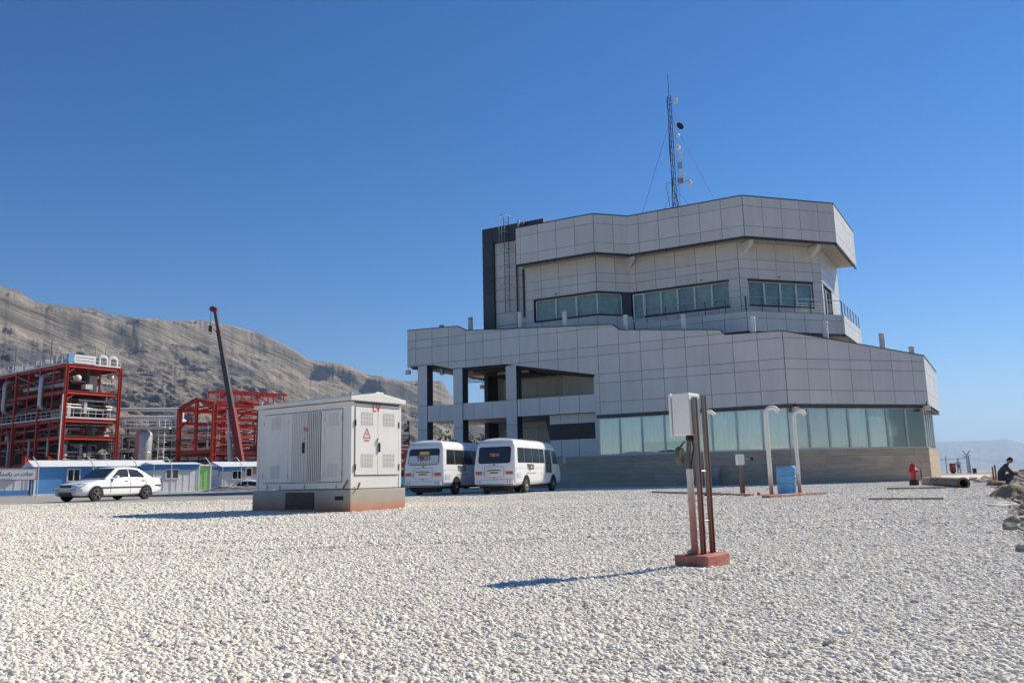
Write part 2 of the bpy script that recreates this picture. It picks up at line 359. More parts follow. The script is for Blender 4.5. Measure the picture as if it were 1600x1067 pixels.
# gravel yard (follows the same land, a hand's breadth above it)
def strip(name, y0, y1, xl, xr, nx, ny, mtl, dz, wob=.25):
    yy = np.linspace(y0, y1, ny); t = np.linspace(0, 1, nx)
    L_ = np.array([xl(v) for v in yy]); R_ = np.array([xr(v) for v in yy])
    Xg = L_[:, None] + (R_ - L_)[:, None] * t[None, :]; Yg = np.repeat(yy[:, None], nx, 1)
    Zg = gh(Xg, Yg) + dz
    return Xg, Yg, Zg
def er(y): return float(edge_x(y)) + .35 * (float(fbm(np.array([y * .6]), np.array([3.3]), 3, 4)[0]) - .5)
a = strip('g', -5, 30.5, lambda y: -60, er, 170, 90, None, 0.0)
o1 = grid_mesh('gravel_yard', *a, MATS['gravel_far'])
struct(o1)
b_ = strip('g', 30.5, 78, lambda y: -9.5 - .25 * (y - 30.5), er, 110, 80, None, 0.0)
struct(grid_mesh('gravel_yard', *b_, MATS['gravel_far']))
c_ = strip('r', 30.3, 62, lambda y: -110, lambda y: -9.3 - .25 * (y - 30.5), 90, 60, None, -.006)
struct(grid_mesh('access_road', *c_, MATS['road_dirt']))

# modelled stones in the foreground: one object, geometry nodes
def stones(name, pts, rot, scl, mtl, nvar=6, flat=.72, seed=3):
    me = bpy.data.meshes.new(name); n = len(pts); me.vertices.add(n); me.vertices.foreach_set('co', pts.astype(np.float32).ravel())
    a = me.attributes.new('rot', 'FLOAT_VECTOR', 'POINT'); a.data.foreach_set('vector', rot.astype(np.float32).ravel())
    a = me.attributes.new('scl', 'FLOAT_VECTOR', 'POINT'); a.data.foreach_set('vector', scl.astype(np.float32).ravel())
    a = me.attributes.new('vari', 'INT', 'POINT'); a.data.foreach_set('value', rng.integers(0, nvar, n).astype(np.int32))
    o = bpy.data.objects.new(name, me); COL.objects.link(o)
    ng = bpy.data.node_groups.new(name + '_nodes', 'GeometryNodeTree'); ng.interface.new_socket('Geometry', in_out='INPUT', socket_type='NodeSocketGeometry'); ng.interface.new_socket('Geometry', in_out='OUTPUT', socket_type='NodeSocketGeometry')
    N = ng.nodes; K = ng.links; gi = N.new('NodeGroupInput'); go = N.new('NodeGroupOutput'); jo = N.new('GeometryNodeJoinGeometry')
    def attr(nm, ty):
        q = N.new('GeometryNodeInputNamedAttribute'); q.data_type = ty; q.inputs['Name'].default_value = nm; return q.outputs['Attribute']
    R_ = attr('rot', 'FLOAT_VECTOR'); S_ = attr('scl', 'FLOAT_VECTOR'); V_ = attr('vari', 'INT')
    for k in range(nvar):
        ico = N.new('GeometryNodeMeshIcoSphere'); ico.inputs['Radius'].default_value = 1; ico.inputs['Subdivisions'].default_value = 1 if k % 2 else 2
        pos = N.new('GeometryNodeInputPosition'); nz = N.new('ShaderNodeTexVoronoi'); nz.feature = 'F1'; nz.inputs['Scale'].default_value = .75
        of = N.new('ShaderNodeVectorMath'); of.operation = 'ADD'; of.inputs[1].default_value = (k * 7.3 + seed, k * 3.1, k * 5.7); K.new(pos.outputs[0], of.inputs[0]); K.new(of.outputs[0], nz.inputs['Vector'])
        mr = N.new('ShaderNodeMapRange'); mr.inputs[1].default_value = .15; mr.inputs[2].default_value = .95; mr.inputs[3].default_value = .58; mr.inputs[4].default_value = 1.12; K.new(nz.outputs['Distance'], mr.inputs[0])
        sc = N.new('ShaderNodeVectorMath'); sc.operation = 'SCALE'; K.new(pos.outputs[0], sc.inputs[0]); K.new(mr.outputs[0], sc.inputs['Scale'])
        sp = N.new('GeometryNodeSetPosition'); K.new(ico.outputs['Mesh'], sp.inputs['Geometry']); K.new(sc.outputs[0], sp.inputs['Position'])
        sm = N.new('GeometryNodeSetMaterial'); sm.inputs['Material'].default_value = mtl; K.new(sp.outputs[0], sm.inputs[0])
        cmpn = N.new('FunctionNodeCompare'); cmpn.data_type = 'INT'; cmpn.operation = 'EQUAL'; K.new(V_, cmpn.inputs[2]); cmpn.inputs[3].default_value = k
        io = N.new('GeometryNodeInstanceOnPoints'); K.new(gi.outputs[0], io.inputs['Points']); K.new(cmpn.outputs[0], io.inputs['Selection']); K.new(sm.outputs[0], io.inputs['Instance'])
        er_ = N.new('FunctionNodeEulerToRotation'); K.new(R_, er_.inputs[0]); K.new(er_.outputs[0], io.inputs['Rotation']); K.new(S_, io.inputs['Scale'])
        K.new(io.outputs[0], jo.inputs[0])
    K.new(jo.outputs[0], go.inputs[0])
    md = o.modifiers.new('stones', 'NODES'); md.node_group = ng; me.materials.append(mtl); return o
def scatter_yard():
    P = []
    for y0, y1, sp in ((2.7, 6, .0195), (6, 10, .0225), (10, 16, .029), (16, 27, .045), (27, 47, .078)):
        ys = np.arange(y0, y1, sp); xs = np.arange(-.72 * y1 - .6, .66 * y1 + .6, sp)
        gx_, gy_ = np.meshgrid(xs, ys); gx_ = gx_ + rng.uniform(-.5, .5, gx_.shape) * sp; gy_ = gy_ + rng.uniform(-.5, .5, gy_.shape) * sp
        k = (gx_ < edge_x(gy_) - .1 + .12 * rng.standard_normal(gx_.shape)) & (gx_ > -.72 * gy_ - .5) & (gx_ < .66 * gy_ + .5) & ((gy_ < 30) | (gx_ > -9.5))
        s_ = np.full(k.sum(), sp); P.append(np.stack([gx_[k], gy_[k], s_], 1))
    P = np.concatenate(P); n = len(P); base = np.minimum(P[:, 2] * .66, .0235)
    sc = base * np.clip(rng.lognormal(-.05, .33, n), .45, 2.1); big = rng.random(n) < .012; sc = np.where(big, sc * 1.45, sc)
    z = gh(P[:, 0], P[:, 1]) + sc * rng.uniform(-.12, .30, n)
    S3 = np.stack([sc * rng.uniform(.8, 1.35, n), sc * rng.uniform(.75, 1.1, n), sc * rng.uniform(.4, .72, n)], 1)
    rot = np.stack([rng.uniform(-.45, .45, n), rng.uniform(-.45, .45, n), rng.uniform(0, 6.28, n)], 1)
    pts = np.stack([P[:, 0], P[:, 1], z], 1)
    # stones are kept clear of the two plinths that stand in the gravel
    return pts, rot, S3
_p, _r, _s = scatter_yard()
o = stones('gravel', _p, _r, _s, MATS['gravel_stone']); o['kind'] = 'stuff'; o['label'] = 'pale crushed limestone gravel covering the yard'
# rubble on the bank at the right edge
n = 9000; ey = rng.uniform(4, 60, n) ** 1.0; ee = np.abs(rng.normal(0, 2.0, n)) + rng.uniform(-.15, .3, n); ex = edge_x(ey) + ee * 1.158
sc = np.clip(rng.lognormal(-3.1, .6, n), .015, .22)
pz = gh(ex, ey) + sc * .2 - .03
o = stones('rubble', np.stack([ex, ey, pz], 1), np.stack([rng.uniform(-.6, .6, n), rng.uniform(-.6, .6, n), rng.uniform(0, 6.28, n)], 1), np.stack([sc, sc * .8, sc * .6], 1), MATS['rock'], seed=40)
o['kind'] = 'stuff'; o['label'] = 'brown rubble and broken rock along the edge of the yard'

# ================================================================ MOUNTAINS
def mountain_mat():
    m = bpy.data.materials.new('mountain_rock'); m.use_nodes = True; nt = m.node_tree; N = nt.nodes; K = nt.links; b = N['Principled BSDF']; b.inputs['Roughness'].default_value = .95; b.inputs['Specular IOR Level'].default_value = .1
    tc = N.new('ShaderNodeTexCoord')
    mp = N.new('ShaderNodeMapping'); mp.vector_type = 'TEXTURE'; mp.inputs['Rotation'].default_value = (0, radians(24), 0); mp.inputs['Scale'].default_value = (150, 420, 13); K.new(tc.outputs['Object'], mp.inputs[0])
    n = N.new('ShaderNodeTexNoise'); n.inputs['Scale'].default_value = 1; n.inputs['Detail'].default_value = 9; n.inputs['Roughness'].default_value = .7; K.new(mp.outputs[0], n.inputs['Vector'])
    cr = N.new('ShaderNodeValToRGB'); e = cr.color_ramp.elements; e[0].position = .38; e[0].color = (.20, .17, .14, 1); e[1].position = .63; e[1].color = (.48, .41, .325, 1)
    q = e.new(.5); q.color = (.335, .285, .23, 1); K.new(n.outputs['Fac'], cr.inputs[0])
    mp2 = N.new('ShaderNodeMapping'); mp2.vector_type = 'TEXTURE'; mp2.inputs['Rotation'].default_value = (0, radians(28), 0); mp2.inputs['Scale'].default_value = (330, 700, 42); K.new(tc.outputs['Object'], mp2.inputs[0])
    n2 = N.new('ShaderNodeTexNoise'); n2.inputs['Scale'].default_value = .55; n2.inputs['Detail'].default_value = 7; K.new(mp2.outputs[0], n2.inputs['Vector'])
    c2 = N.new('ShaderNodeValToRGB'); c2.color_ramp.elements[0].position = .575; c2.color_ramp.elements[1].position = .605; K.new(n2.outputs['Fac'], c2.inputs[0])
    mx = N.new('ShaderNodeMixRGB'); mx.blend_type = 'MIX'; mx.inputs[2].default_value = (.15, .145, .145, 1); K.new(c2.outputs[0], mx.inputs[0]); K.new(cr.outputs[0], mx.inputs[1]); K.new(mx.outputs[0], b.inputs['Base Color'])
    n3 = N.new('ShaderNodeTexNoise'); n3.inputs['Scale'].default_value = 1.6; n3.inputs['Detail'].default_value = 10; n3.inputs['Roughness'].default_value = .72; K.new(mp.outputs[0], n3.inputs['Vector'])
    bp = N.new('ShaderNodeBump'); bp.inputs['Strength'].default_value = 1.0; bp.inputs['Distance'].default_value = 30; K.new(n3.outputs['Fac'], bp.inputs['Height']); K.new(bp.outputs[0], b.inputs['Normal'])
    MATS['mountain_rock'] = m
mountain_mat()
RIDGE = [(-520, 400), (-300, 395), (-120, 430), (0, 445), (30, 452), (55, 470), (80, 474), (150, 482), (178, 491), (240, 498), (330, 500), (375, 510), (420, 524), (450, 540), (470, 552), (485, 561), (540, 569), (575, 583), (610, 590), (640, 595), (660, 592), (690, 594), (702, 612), (712, 628), (760, 640), (830, 655), (950, 690), (1100, 735)]
def azel(px, py):
    d = ray(px, py); return atan2(d.x, d.y), d.z / sqrt(d.x ** 2 + d.y ** 2)
ae = [azel(*p) for p in RIDGE]; AZ = np.array([a for a, _ in ae]); EL = np.array([max(0.001, b) for _, b in ae])
def build_mountain():
    na, nd = 980, 300
    az = np.linspace(AZ[0], AZ[-1], na); el = np.interp(az, AZ, EL)
    el = el + (.0030 * (fbm(az * 90, az * 0 + 1.7, 5, 31) - .5) + .0012 * (fbm(az * 420, az * 0 + 4.7, 3, 13) - .5)) * (el > .01)
    t = np.concatenate([np.linspace(0, 1.0, nd - 30), np.linspace(1.0, 1.5, 31)[1:]]); A, T = np.meshgrid(az, t)
    R1 = 2350 + 900 * (A - AZ[0]) / (AZ[-1] - AZ[0]); R0 = 700 + 250 * ss(-.2, .3, A)
    Rr = R0 + (R1 - R0) * T; Hh = el[None, :] * R1 + CAM_H
    xx = A * R1; wv = fbm(xx / 420 + 3, T * 3.1, 4, 12) - .5
    # gentle foot, long dip slope, broken cliff band under the crest
    c0 = .80 + .16 * wv
    cliffs = .13 * ss(c0, c0 + .03, T) + .05 * ss(c0 - .17, c0 - .14, T) * ss(.35, .6, fbm(xx / 260, T * 0 + 2, 3, 44))
    prof = np.where(T < 1, .66 * T ** 1.08 + cliffs + .18 * T, 1 - .55 * (T - 1) - .9 * (T - 1) ** 2)
    env = ss(0, .12, T) * ss(1.0, .93, T)
    # dipping beds: ledges that run down to the right across the slope
    w = T * 15 + xx / 175 + 2.6 * wv + .8 * (fbm(xx / 70, T * 14, 3, 71) - .5); fr = w - np.floor(w); led = (ss(0, .78, fr) - ss(.80, 1.0, fr)) - .5
    w2 = T * 43 + xx / 60 + 3.0 * wv; fr2 = w2 - np.floor(w2); led2 = (ss(0, .7, fr2) - ss(.75, 1.0, fr2)) - .5
    amp = .35 + 1.1 * fbm(xx / 300, T * 4, 3, 91)
    v = T * 1700; al = (xx - 1.2 * v) / 1.56 + 60 * wv; ac = (1.2 * xx + v) / 1.56 + 90 * wv
    gul = fbm(al / 620, ac / 210, 5, 50, .55, ridged=True) - .55
    fine = fbm(al / 210, ac / 42, 5, 90, .6, ridged=True) - .55
    grit = fbm(al / 50, ac / 11, 3, 120, .6) - .5
    Z = Hh * (prof + env * ((.055 * gul + .007 * led * amp + .003 * led2 * amp + .036 * fine + .020 * grit + .016 * ss(c0 - .02, c0 + .03, T) * (fbm(xx / 26, T * 6, 4, 150, .6, ridged=True) - .5))))
    Z = np.minimum(Z, np.where(T < .998, Rr * el[None, :] * .996 + CAM_H, 1e9))
    # pale scree spur at the foot
    Z = Z - 3
    return grid_mesh('mountain', np.sin(A) * Rr, np.cos(A) * Rr, Z, MATS['mountain_rock'])
struct(build_mountain())
# pale ridge far beyond the plain on the right
def far_ridge():
    prof = [(1050, 724), (1200, 712), (1350, 700), (1440, 690), (1500, 689), (1540, 688), (1572, 685), (1590, 690), (1620, 697), (1700, 700), (1850, 690), (2000, 705), (2300, 735)]
    a = [azel(*p) for p in prof]; A0 = np.array([q[0] for q in a]); E0 = np.array([q[1] for q in a])
    az = np.linspace(A0[0], A0[-1], 300); t = np.linspace(0, 1.4, 40); A, T = np.meshgrid(az, t); Rr = 13000 + 3500 * T
    H = np.interp(az, A0, E0) * 16500; g = fbm(A * 60, T * 3, 5, 8, ridged=True) - .5
    Z = -120 + (H[None, :] + 120) * np.where(T < 1, T ** 1.1, 1 - .5 * (T - 1)) + 90 * g * np.sin(np.clip(T, 0, 1) * pi)
    return grid_mesh('far_mountain', np.sin(A) * Rr, np.cos(A) * Rr, Z, MATS['mountain_rock'])
struct(far_ridge())

# ================================================================ CONTROL BUILDING
C1 = Vector((16.02, 46.49, 0))
def d2(az): return Vector((sin(radians(az)), cos(radians(az)), 0))
dL = d2(-61.5); nLi = d2(28.5); dR = d2(73.5); nRi = d2(-16.5); dE = d2(32); nEi = d2(-58)   # along-face and inward directions
UP = Vector((0, 0, 1))
def corner(a, b):
    det = nLi.x * nRi.y - nLi.y * nRi.x
    return Vector(((a * nRi.y - b * nLi.y) / det, (nLi.x * b - nRi.x * a) / det, 0))
def Lp(u, a, z=0): return dL * u + nLi * a + UP * z
def clip(poly, u0, u1, z0, z1):
    def cl(P, f, inter):
        out = []
        for i in range(len(P)):
            a, b = P[i - 1], P[i]; fa, fb = f(a), f(b)
            if fb >= 0:
                if fa < 0: out.append(inter(a, b, fa, fb))
                out.append(b)
            elif fa >= 0: out.append(inter(a, b, fa, fb))
        return out
    it = lambda a, b, fa, fb: (a[0] + (b[0] - a[0]) * fa / (fa - fb), a[1] + (b[1] - a[1]) * fa / (fa - fb))
    for f in (lambda p: p[0] - u0, lambda p: u1 - p[0], lambda p: p[1] - z0, lambda p: z1 - p[1]):
        if not poly: return []
        poly = cl(poly, f, it)
    q = []
    for p in poly:
        if not q or abs(p[0] - q[-1][0]) + abs(p[1] - q[-1][1]) > 1e-4: q.append(p)
    if len(q) > 1 and abs(q[0][0] - q[-1][0]) + abs(q[0][1] - q[-1][1]) < 1e-4: q.pop()
    return q if len(q) > 2 else []
def area(P): return abs(sum(P[i - 1][0] * P[i][1] - P[i][0] * P[i - 1][1] for i in range(len(P)))) / 2
def clad(parent, base, d, nin, outline, us, zs, mtl='panel', name='panel', gap=.026, th=.03, back=True, bmat='joint', bdepth=.22, jit=.006):
    """individual panels on a dark backing slab; base + d*u, outward = -nin"""
    us = sorted(us); zs = sorted(zs); nout = -nin; P3 = lambda p, off: base + d * p[0] + UP * p[1] + nout * off
    if back: MB().prism([P3(p, -bdepth) for p in outline], nout * bdepth).build('wall_backing', bmat, parent)
    for i in range(len(us) - 1):
        for j in range(len(zs) - 1):
            c = clip(outline, us[i] + gap / 2, us[i + 1] - gap / 2, zs[j] + gap / 2, zs[j + 1] - gap / 2)
            if not c or area(c) < .03: continue
            off = .004 + random.uniform(0, jit)
            MB().prism([P3(p, off) for p in c], nout * th).build(name, mtl, parent)
def cuts(a, b, step, start=None):
    s0 = a if start is None else start; r = [a]
    k = s0
    while k <= a + 1e-6: k += step
    while k < b - .12: r.append(k); k += step
    r.append(b); return r
bld = thing('control_building', 'grey panel-clad control building with stepped parapets, window bands and upper terrace', 'building', C1)
ZC = [4.62, 5.44, 6.70, 7.30, 8.55, 9.15, 10.40, 11.00, 12.30]
# ---- lower band, left face with the sloping, stepped parapet
TOP = [(0, 8.93), (3.36, 9.04), (3.65, 9.38), (10.15, 10.07), (10.67, 10.49), (21.92, 11.28), (22.74, 11.70), (27.23, 11.85)]
BOT = [(27.23, 9.10), (24.90, 9.05), (23.33, 8.63), (18.88, 8.58), (12.08, 7.31), (12.08, 4.60), (0, 4.62)]
fl = MB().box2((-.05, .05, 8.4), (.05, .15, 8.5)).build('lower_facade', 'joint', bld)
clad(fl, Vector((0, 0, 0)), dL, nLi, TOP + BOT, cuts(0, 27.23, 1.47), ZC)
c2 = dR * 10.06
clad(fl, Vector((0, 0, 0)), dR, nRi, [(0, 8.93), (10.06, 7.67), (10.06, 4.62), (0, 4.62)], cuts(0, 10.06, 1.52), ZC)
clad(fl, c2, dE, nEi, [(0, 7.67), (8.6, 7.5), (8.6, 4.62), (0, 4.62)], cuts(0, 8.6, 1.5), ZC)
c3 = c2 + dE * 8.6; cL = dL * 27.23
clad(fl, cL, nLi, -dL, [(0, 11.85), (14, 11.85), (14, 9.1), (0, 9.1)], cuts(0, 14, 1.47), [9.1, 10.4, 11, 11.9])
# coping
def coping(parent, base, d, nin, pts, w=.34, h=.05, m='dark_trim', name='coping'):
    mb = MB()
    for a, b in zip(pts[:-1], pts[1:]):
        p = base + d * a[0] + UP * (a[1] + .025) + nin * (w / 2 - .075); q = base + d * b[0] + UP * (b[1] + .025) + nin * (w / 2 - .075)
        mb.beam(p, q, w, h)
    mb.build(name, m, parent)
coping(bld, Vector((0, 0, 0)), dL, nLi, TOP); coping(bld, Vector((0, 0, 0)), dR, nRi, [(0, 8.93), (10.06, 7.67)]); coping(bld, c2, dE, nEi, [(0, 7.67), (8.6, 7.5)])
coping(bld, cL, nLi, -dL, [(0, 11.85), (14, 11.85)])
# roof slabs and floor slab
k12 = Lp(12.08, 0); bk = 15
def slab(name, pts, z0, z1, m): return MB().prism([Vector((p.x, p.y, z0)) for p in pts], UP * (z1 - z0)).build(name, m, bld)
slab('roof', [corner(.3, .3), c2 + nRi * .3 + nEi * .3, c3 + nEi * .3, c3 + nLi * 5 - dR * 9, Lp(27, 14), Lp(12.2, 14), Lp(12.2, .3)], 6.0, 6.3, 'roof_felt')
slab('roof', [Lp(12.3, .3), Lp(26.9, .3), Lp(26.9, 13.9), Lp(12.3, 13.9)], 9.2, 9.5, 'roof_felt')
slab('roof', [corner(.4, 1.5), Lp(3.0, .3), Lp(12.2, .3), Lp(12.2, 14), corner(14, 5.2)], 8.1, 8.4, 'roof_felt')
# ground-floor core behind the curtains
slab('interior_wall', [corner(1.2, 1.2), c2 + nRi * 1.2 + nEi * 1.2, c3 + nEi * 1.2, c3 + nLi * 4 - dR * 9, Lp(16, 13), Lp(12.2, 1.2)], 0.0, 5.9, 'interior')
# soffit over the portico follows the underside of the band
sl = [(27.2, 9.10), (24.90, 9.05), (23.33, 8.63), (18.88, 8.58), (12.1, 7.31)]
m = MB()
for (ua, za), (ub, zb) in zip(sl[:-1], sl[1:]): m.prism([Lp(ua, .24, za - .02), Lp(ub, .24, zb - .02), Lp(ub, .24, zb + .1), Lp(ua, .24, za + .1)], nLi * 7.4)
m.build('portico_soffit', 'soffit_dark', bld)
for k in range(5):      # slats of the soffit edge
    m = MB()
    for (ua, za), (ub, zb) in zip(sl[:-1], sl[1:]): m.beam(Lp(ua, .35 + .28 * k, za - .10 - .03 * (k % 2)), Lp(ub, .35 + .28 * k, zb - .10 - .03 * (k % 2)), .07, .07)
    m.build('soffit_slat', 'dark_trim', bld)
for k in range(3):      # the same slats on the far side of the portico
    m = MB(); m.beam(Lp(27.1, 7.35 + .16 * k, 8.85 - .12 * k), Lp(19, 7.35 + .16 * k, 8.35 - .12 * k), .06, .06); m.build('soffit_slat', 'dark_trim', bld)
# ---- portico columns
def column(u0, u1, a0, a1, z1, zs=(2.55, 4.3, 6.05)):
    c = MB().box2((0, 0, 0), (1, 1, 1)); c = MB()
    c.prism([Lp(u0 + .02, a0 + .03), Lp(u1 - .02, a0 + .03), Lp(u1 - .02, a1 - .02), Lp(u0 + .02, a1 - .02)], UP * z1)
    c = c.build('column', 'joint', bld)
    zz = [0.0] + [z for z in zs if z < z1 - .2] + [z1 - .01]
    for z0, z2 in zip(zz[:-1], zz[1:]):
        MB().prism([Lp(u0, a0 + .03, z0 + .015), Lp(u1, a0 + .03, z0 + .015), Lp(u1, a0 + .03, z2 - .015), Lp(u0, a0 + .03, z2 - .015)], -nLi * .034).build('panel', 'panel', c)
        MB().prism([Lp(u0 + .02, a0 + .04, z0 + .01), Lp(u0 + .02, a1, z0 + .01), Lp(u0 + .02, a1, z2 - .01), Lp(u0 + .02, a0 + .04, z2 - .01)], -dL * .03).build('dark_panel', 'dark_clad', c)
        MB().prism([Lp(u1 - .02, a0 + .04, z0 + .01), Lp(u1 - .02, a1, z0 + .01), Lp(u1 - .02, a1, z2 - .01), Lp(u1 - .02, a0 + .04, z2 - .01)], dL * .03).build('dark_panel', 'dark_clad', c)
for u0_, u1_, z1_ in ((25.48, 26.29, 9.06), (22.39, 23.16, 8.6), (17.97, 18.79, 8.45)): column(u0_, u1_, 0, .78, z1_)
for u0_, u1_ in ((25.48, 26.29),): column(u0_, u1_, 13.0, 13.8, 9.15)
# spandrel band between the columns
sb = MB().prism([Lp(12.1, .30, 4.86), Lp(25.48, .30, 4.89), Lp(25.48, .30, 6.03), Lp(12.1, .30, 6.0)], -nLi * .2).build('spandrel', 'joint', bld)
for s0, s1 in ((12.1, 17.95), (18.81, 22.37), (23.18, 25.46)):
    clad(sb, nLi * .09, dL, nLi, [(s0, 4.84), (s1, 4.86), (s1, 6.04), (s0, 6.02)], cuts(s0, s1, 1.47, s0 - .3), [4.7, 6.2], back=False)
slab('portico_deck', [Lp(12.1, .32), Lp(26.2, .32), Lp(26.2, 7.3), Lp(12.1, 7.3)], 4.95, 5.25, 'soffit')
# recessed wall of the portico, with its dark fin
rw = MB().prism([Lp(12.1, 7.0), Lp(23.4, 7.0), Lp(23.4, 7.4), Lp(12.1, 7.4)], UP * 9.15).build('recessed_wall', 'joint', bld)
clad(rw, nLi * 6.98, dL, nLi, [(12.1, 0), (23.4, 0), (23.4, 9.1), (12.1, 9.1)], cuts(12.1, 23.4, 1.55), [0, 1.6, 3.1, 4.5, 5.25, 6.4, 7.0, 8.3, 9.2], back=False)
MB().prism([Lp(23.42, 5.4), Lp(23.75, 5.4), Lp(23.75, 7.5), Lp(23.42, 7.5)], UP * 9.1).build('fin_wall', 'dark_clad', bld)
MB().prism([Lp(12.09, .3), Lp(12.3, .3), Lp(12.3, 7.0), Lp(12.09, 7.0)], UP * 7.2).build('side_wall', 'panel', bld)
MB().prism([Lp(12.3, 3.2, 5.3), Lp(17.0, 5.6, 5.3), Lp(17.0, 5.8, 5.3), Lp(12.3, 3.5, 5.3)], UP * 3.4).build('angled_wall', 'panel', bld)
# low wall with the louvre strip and dark entrance
lw = MB().prism([Lp(12.31, .62), Lp(15.75, .62), Lp(15.75, .9), Lp(12.31, .9)], UP * 4.85).build('louvre_wall', 'joint', bld)
clad(lw, nLi * .60, dL, nLi, [(12.31, 0), (15.75, 0), (15.75, 3.15), (12.31, 3.15)], cuts(12.31, 15.75, 1.3), [0, .4, 1.9, 3.2], back=False)
clad(lw, nLi * .60, dL, nLi, [(12.31, 4.22), (15.75, 4.22), (15.75, 4.84), (12.31, 4.84)], cuts(12.31, 15.75, 1.3), [4.2, 4.9], back=False)
for k in range(11): MB().beam(Lp(12.35, .57, 3.2 + .095 * k), Lp(15.7, .57, 3.2 + .095 * k), .06, .045).build('louvre_slat', 'dark_trim', lw)
MB().prism([Lp(15.8, .7, 3.1), Lp(17.2, 3.0, 4.4), Lp(17.2, 3.0, 4.8), Lp(15.8, .7, 4.8)], -dL * .12).build('entrance_canopy', 'dark_clad', bld)
MB().prism([Lp(15.76, .9), Lp(15.9, .9), Lp(15.9, 6.9), Lp(15.76, 6.9)], UP * 4.9).build('entrance_wall', 'dark_clad', bld)
# ---- window band: one window per bay
def window(parent, base, d, nin, u0, u1, z0, z1, frame='alu', curt='curtain', glass='glass', fw_=.05, cd_=.14, fold=True, name='window', top=None, bot=None):
    P = lambda u, z, off: base + d * u + UP * z - nin * off
    m = MB()
    for a, b, c, e in ((u0, u0 + fw_, z0, z1), (u1 - fw_, u1, z0, z1), (u0 + fw_, u1 - fw_, z0, z0 + fw_), (u0 + fw_, u1 - fw_, z1 - fw_, z1)):
        m.prism([P(a, c, -.05), P(b, c, -.05), P(b, e, -.05), P(a, e, -.05)], -nin * .09)
    w = m.build(name, frame, parent)
    MB().prism([P(u0 + fw_, z0 + fw_, -.02), P(u1 - fw_, z0 + fw_, -.02), P(u1 - fw_, z1 - fw_, -.02), P(u0 + fw_, z1 - fw_, -.02)], -nin * .012).build('pane', glass, w)
    if curt:
        n = max(2, int((u1 - u0) / .07)) if fold else 1; m = MB()
        zb = z0 if bot is None else bot; zt = z1 if top is None else top
        ph = random.uniform(0, 6); 
        vs = []; fs = []
        for i in range(n + 1):
            u = u0 + (u1 - u0) * i / n; off = -cd_ - (.03 * sin(i * 1.9 + ph) if fold else 0)
            vs += [P(u, zb, off), P(u, zt, off)]
        fs = [(2 * i, 2 * i + 2, 2 * i + 3, 2 * i + 1) for i in range(n)]
        m.add(vs, fs, False); m.build('curtain', curt, w)
    return w
bw = corner(.26, .26)
ulen = 12.06 - (bw.dot(dL)); nb = 8
for k in range(nb):
    ua = .0 + k * ulen / nb; ub = (k + 1) * ulen / nb
    w = window(bld, bw, dL, nLi, ua + .008, ub - .008, 2.03, 4.42, curt='curtain', bot=None if k not in (4, 5) else 2.75)
    if k in (4, 5): MB().prism([bw + dL * (ua + .1) + nLi * .3 + UP * 2.06, bw + dL * (ub - .1) + nLi * .3 + UP * 2.06, bw + dL * (ub - .1) + nLi * .3 + UP * 2.7, bw + dL * (ua + .1) + nLi * .3 + UP * 2.7], nLi * .02).build('stored_box', 'curtain_dark', w)
rlen = (c2 + nRi * .26 + nEi * .26 - bw).dot(dR); nr = 7
for k in range(nr):
    ua = k * rlen / nr; ub = (k + 1) * rlen / nr
    t = None; bt = None
    if k == 4: t = 3.9
    if k == 5: t, bt = 3.75, 2.68
    w = window(bld, bw, dR, nRi, ua + .008, ub - .008, 2.03, 4.42, top=t, bot=bt)
    if k in (1, 2, 4):
        zt = {1: 3.1, 2: 3.75, 4: 3.5}[k]; ux = {1: ub - .1, 2: ub - .4, 4: ub - .45}[k]
        q = lambda u, z: bw + dR * u + nRi * .075 + UP * z
        MB().prism([q(ua + .1, 2.1), q(ux, 2.1), q(ux, zt), q(ua + .1, zt)], nRi * .006).build('paper_sheet', 'sign_white', w)
ew = c2 + nRi * .26 + nEi * .26
for k in range(5): window(bld, ew, dE, nEi, k * 1.5 + .008, k * 1.5 + 1.492, 2.03, 4.42)
# head trim, double rail under the band and brackets
def railband(base, d, nin, u0, u1, z, off=.05, nm='soffit_rail'):
    m = MB()
    for dz, oo in ((-.07, off), (-.17, off - .1)): m.beam(base + d * u0 + UP * (z + dz) - nin * -oo, base + d * u1 + UP * (z + dz) - nin * -oo, .055, .045)
    n = max(1, int((u1 - u0) / 2.2))
    for k in range(n + 1):
        u = u0 + (u1 - u0) * k / n; m.beam(base + d * u + UP * z + nin * off, base + d * u + UP * (z - .19) + nin * off, .05, .09)
    m.build(nm, 'dark_trim', bld)
railband(Vector((0, 0, 0)), dL, nLi, 0, 12.0, 4.62, .12); railband(Vector((0, 0, 0)), dR, nRi, 0, 10.0, 4.62, .12); railband(c2, dE, nEi, 0, 8.5, 4.62, .12)
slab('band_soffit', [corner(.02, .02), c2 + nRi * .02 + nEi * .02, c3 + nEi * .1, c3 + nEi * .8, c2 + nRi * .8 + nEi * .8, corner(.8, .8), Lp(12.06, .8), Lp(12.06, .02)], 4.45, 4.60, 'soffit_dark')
MB().beam(bw + UP * 2.01 - nLi * .0 + nLi * .02, bw + dL * ulen + UP * 2.01 + nLi * .02, .2, .05).build('sill', 'alu', bld)
MB().beam(bw + UP * 2.01 + nRi * .02, bw + dR * rlen + UP * 2.01 + nRi * .02, .2, .05).build('sill', 'alu', bld)
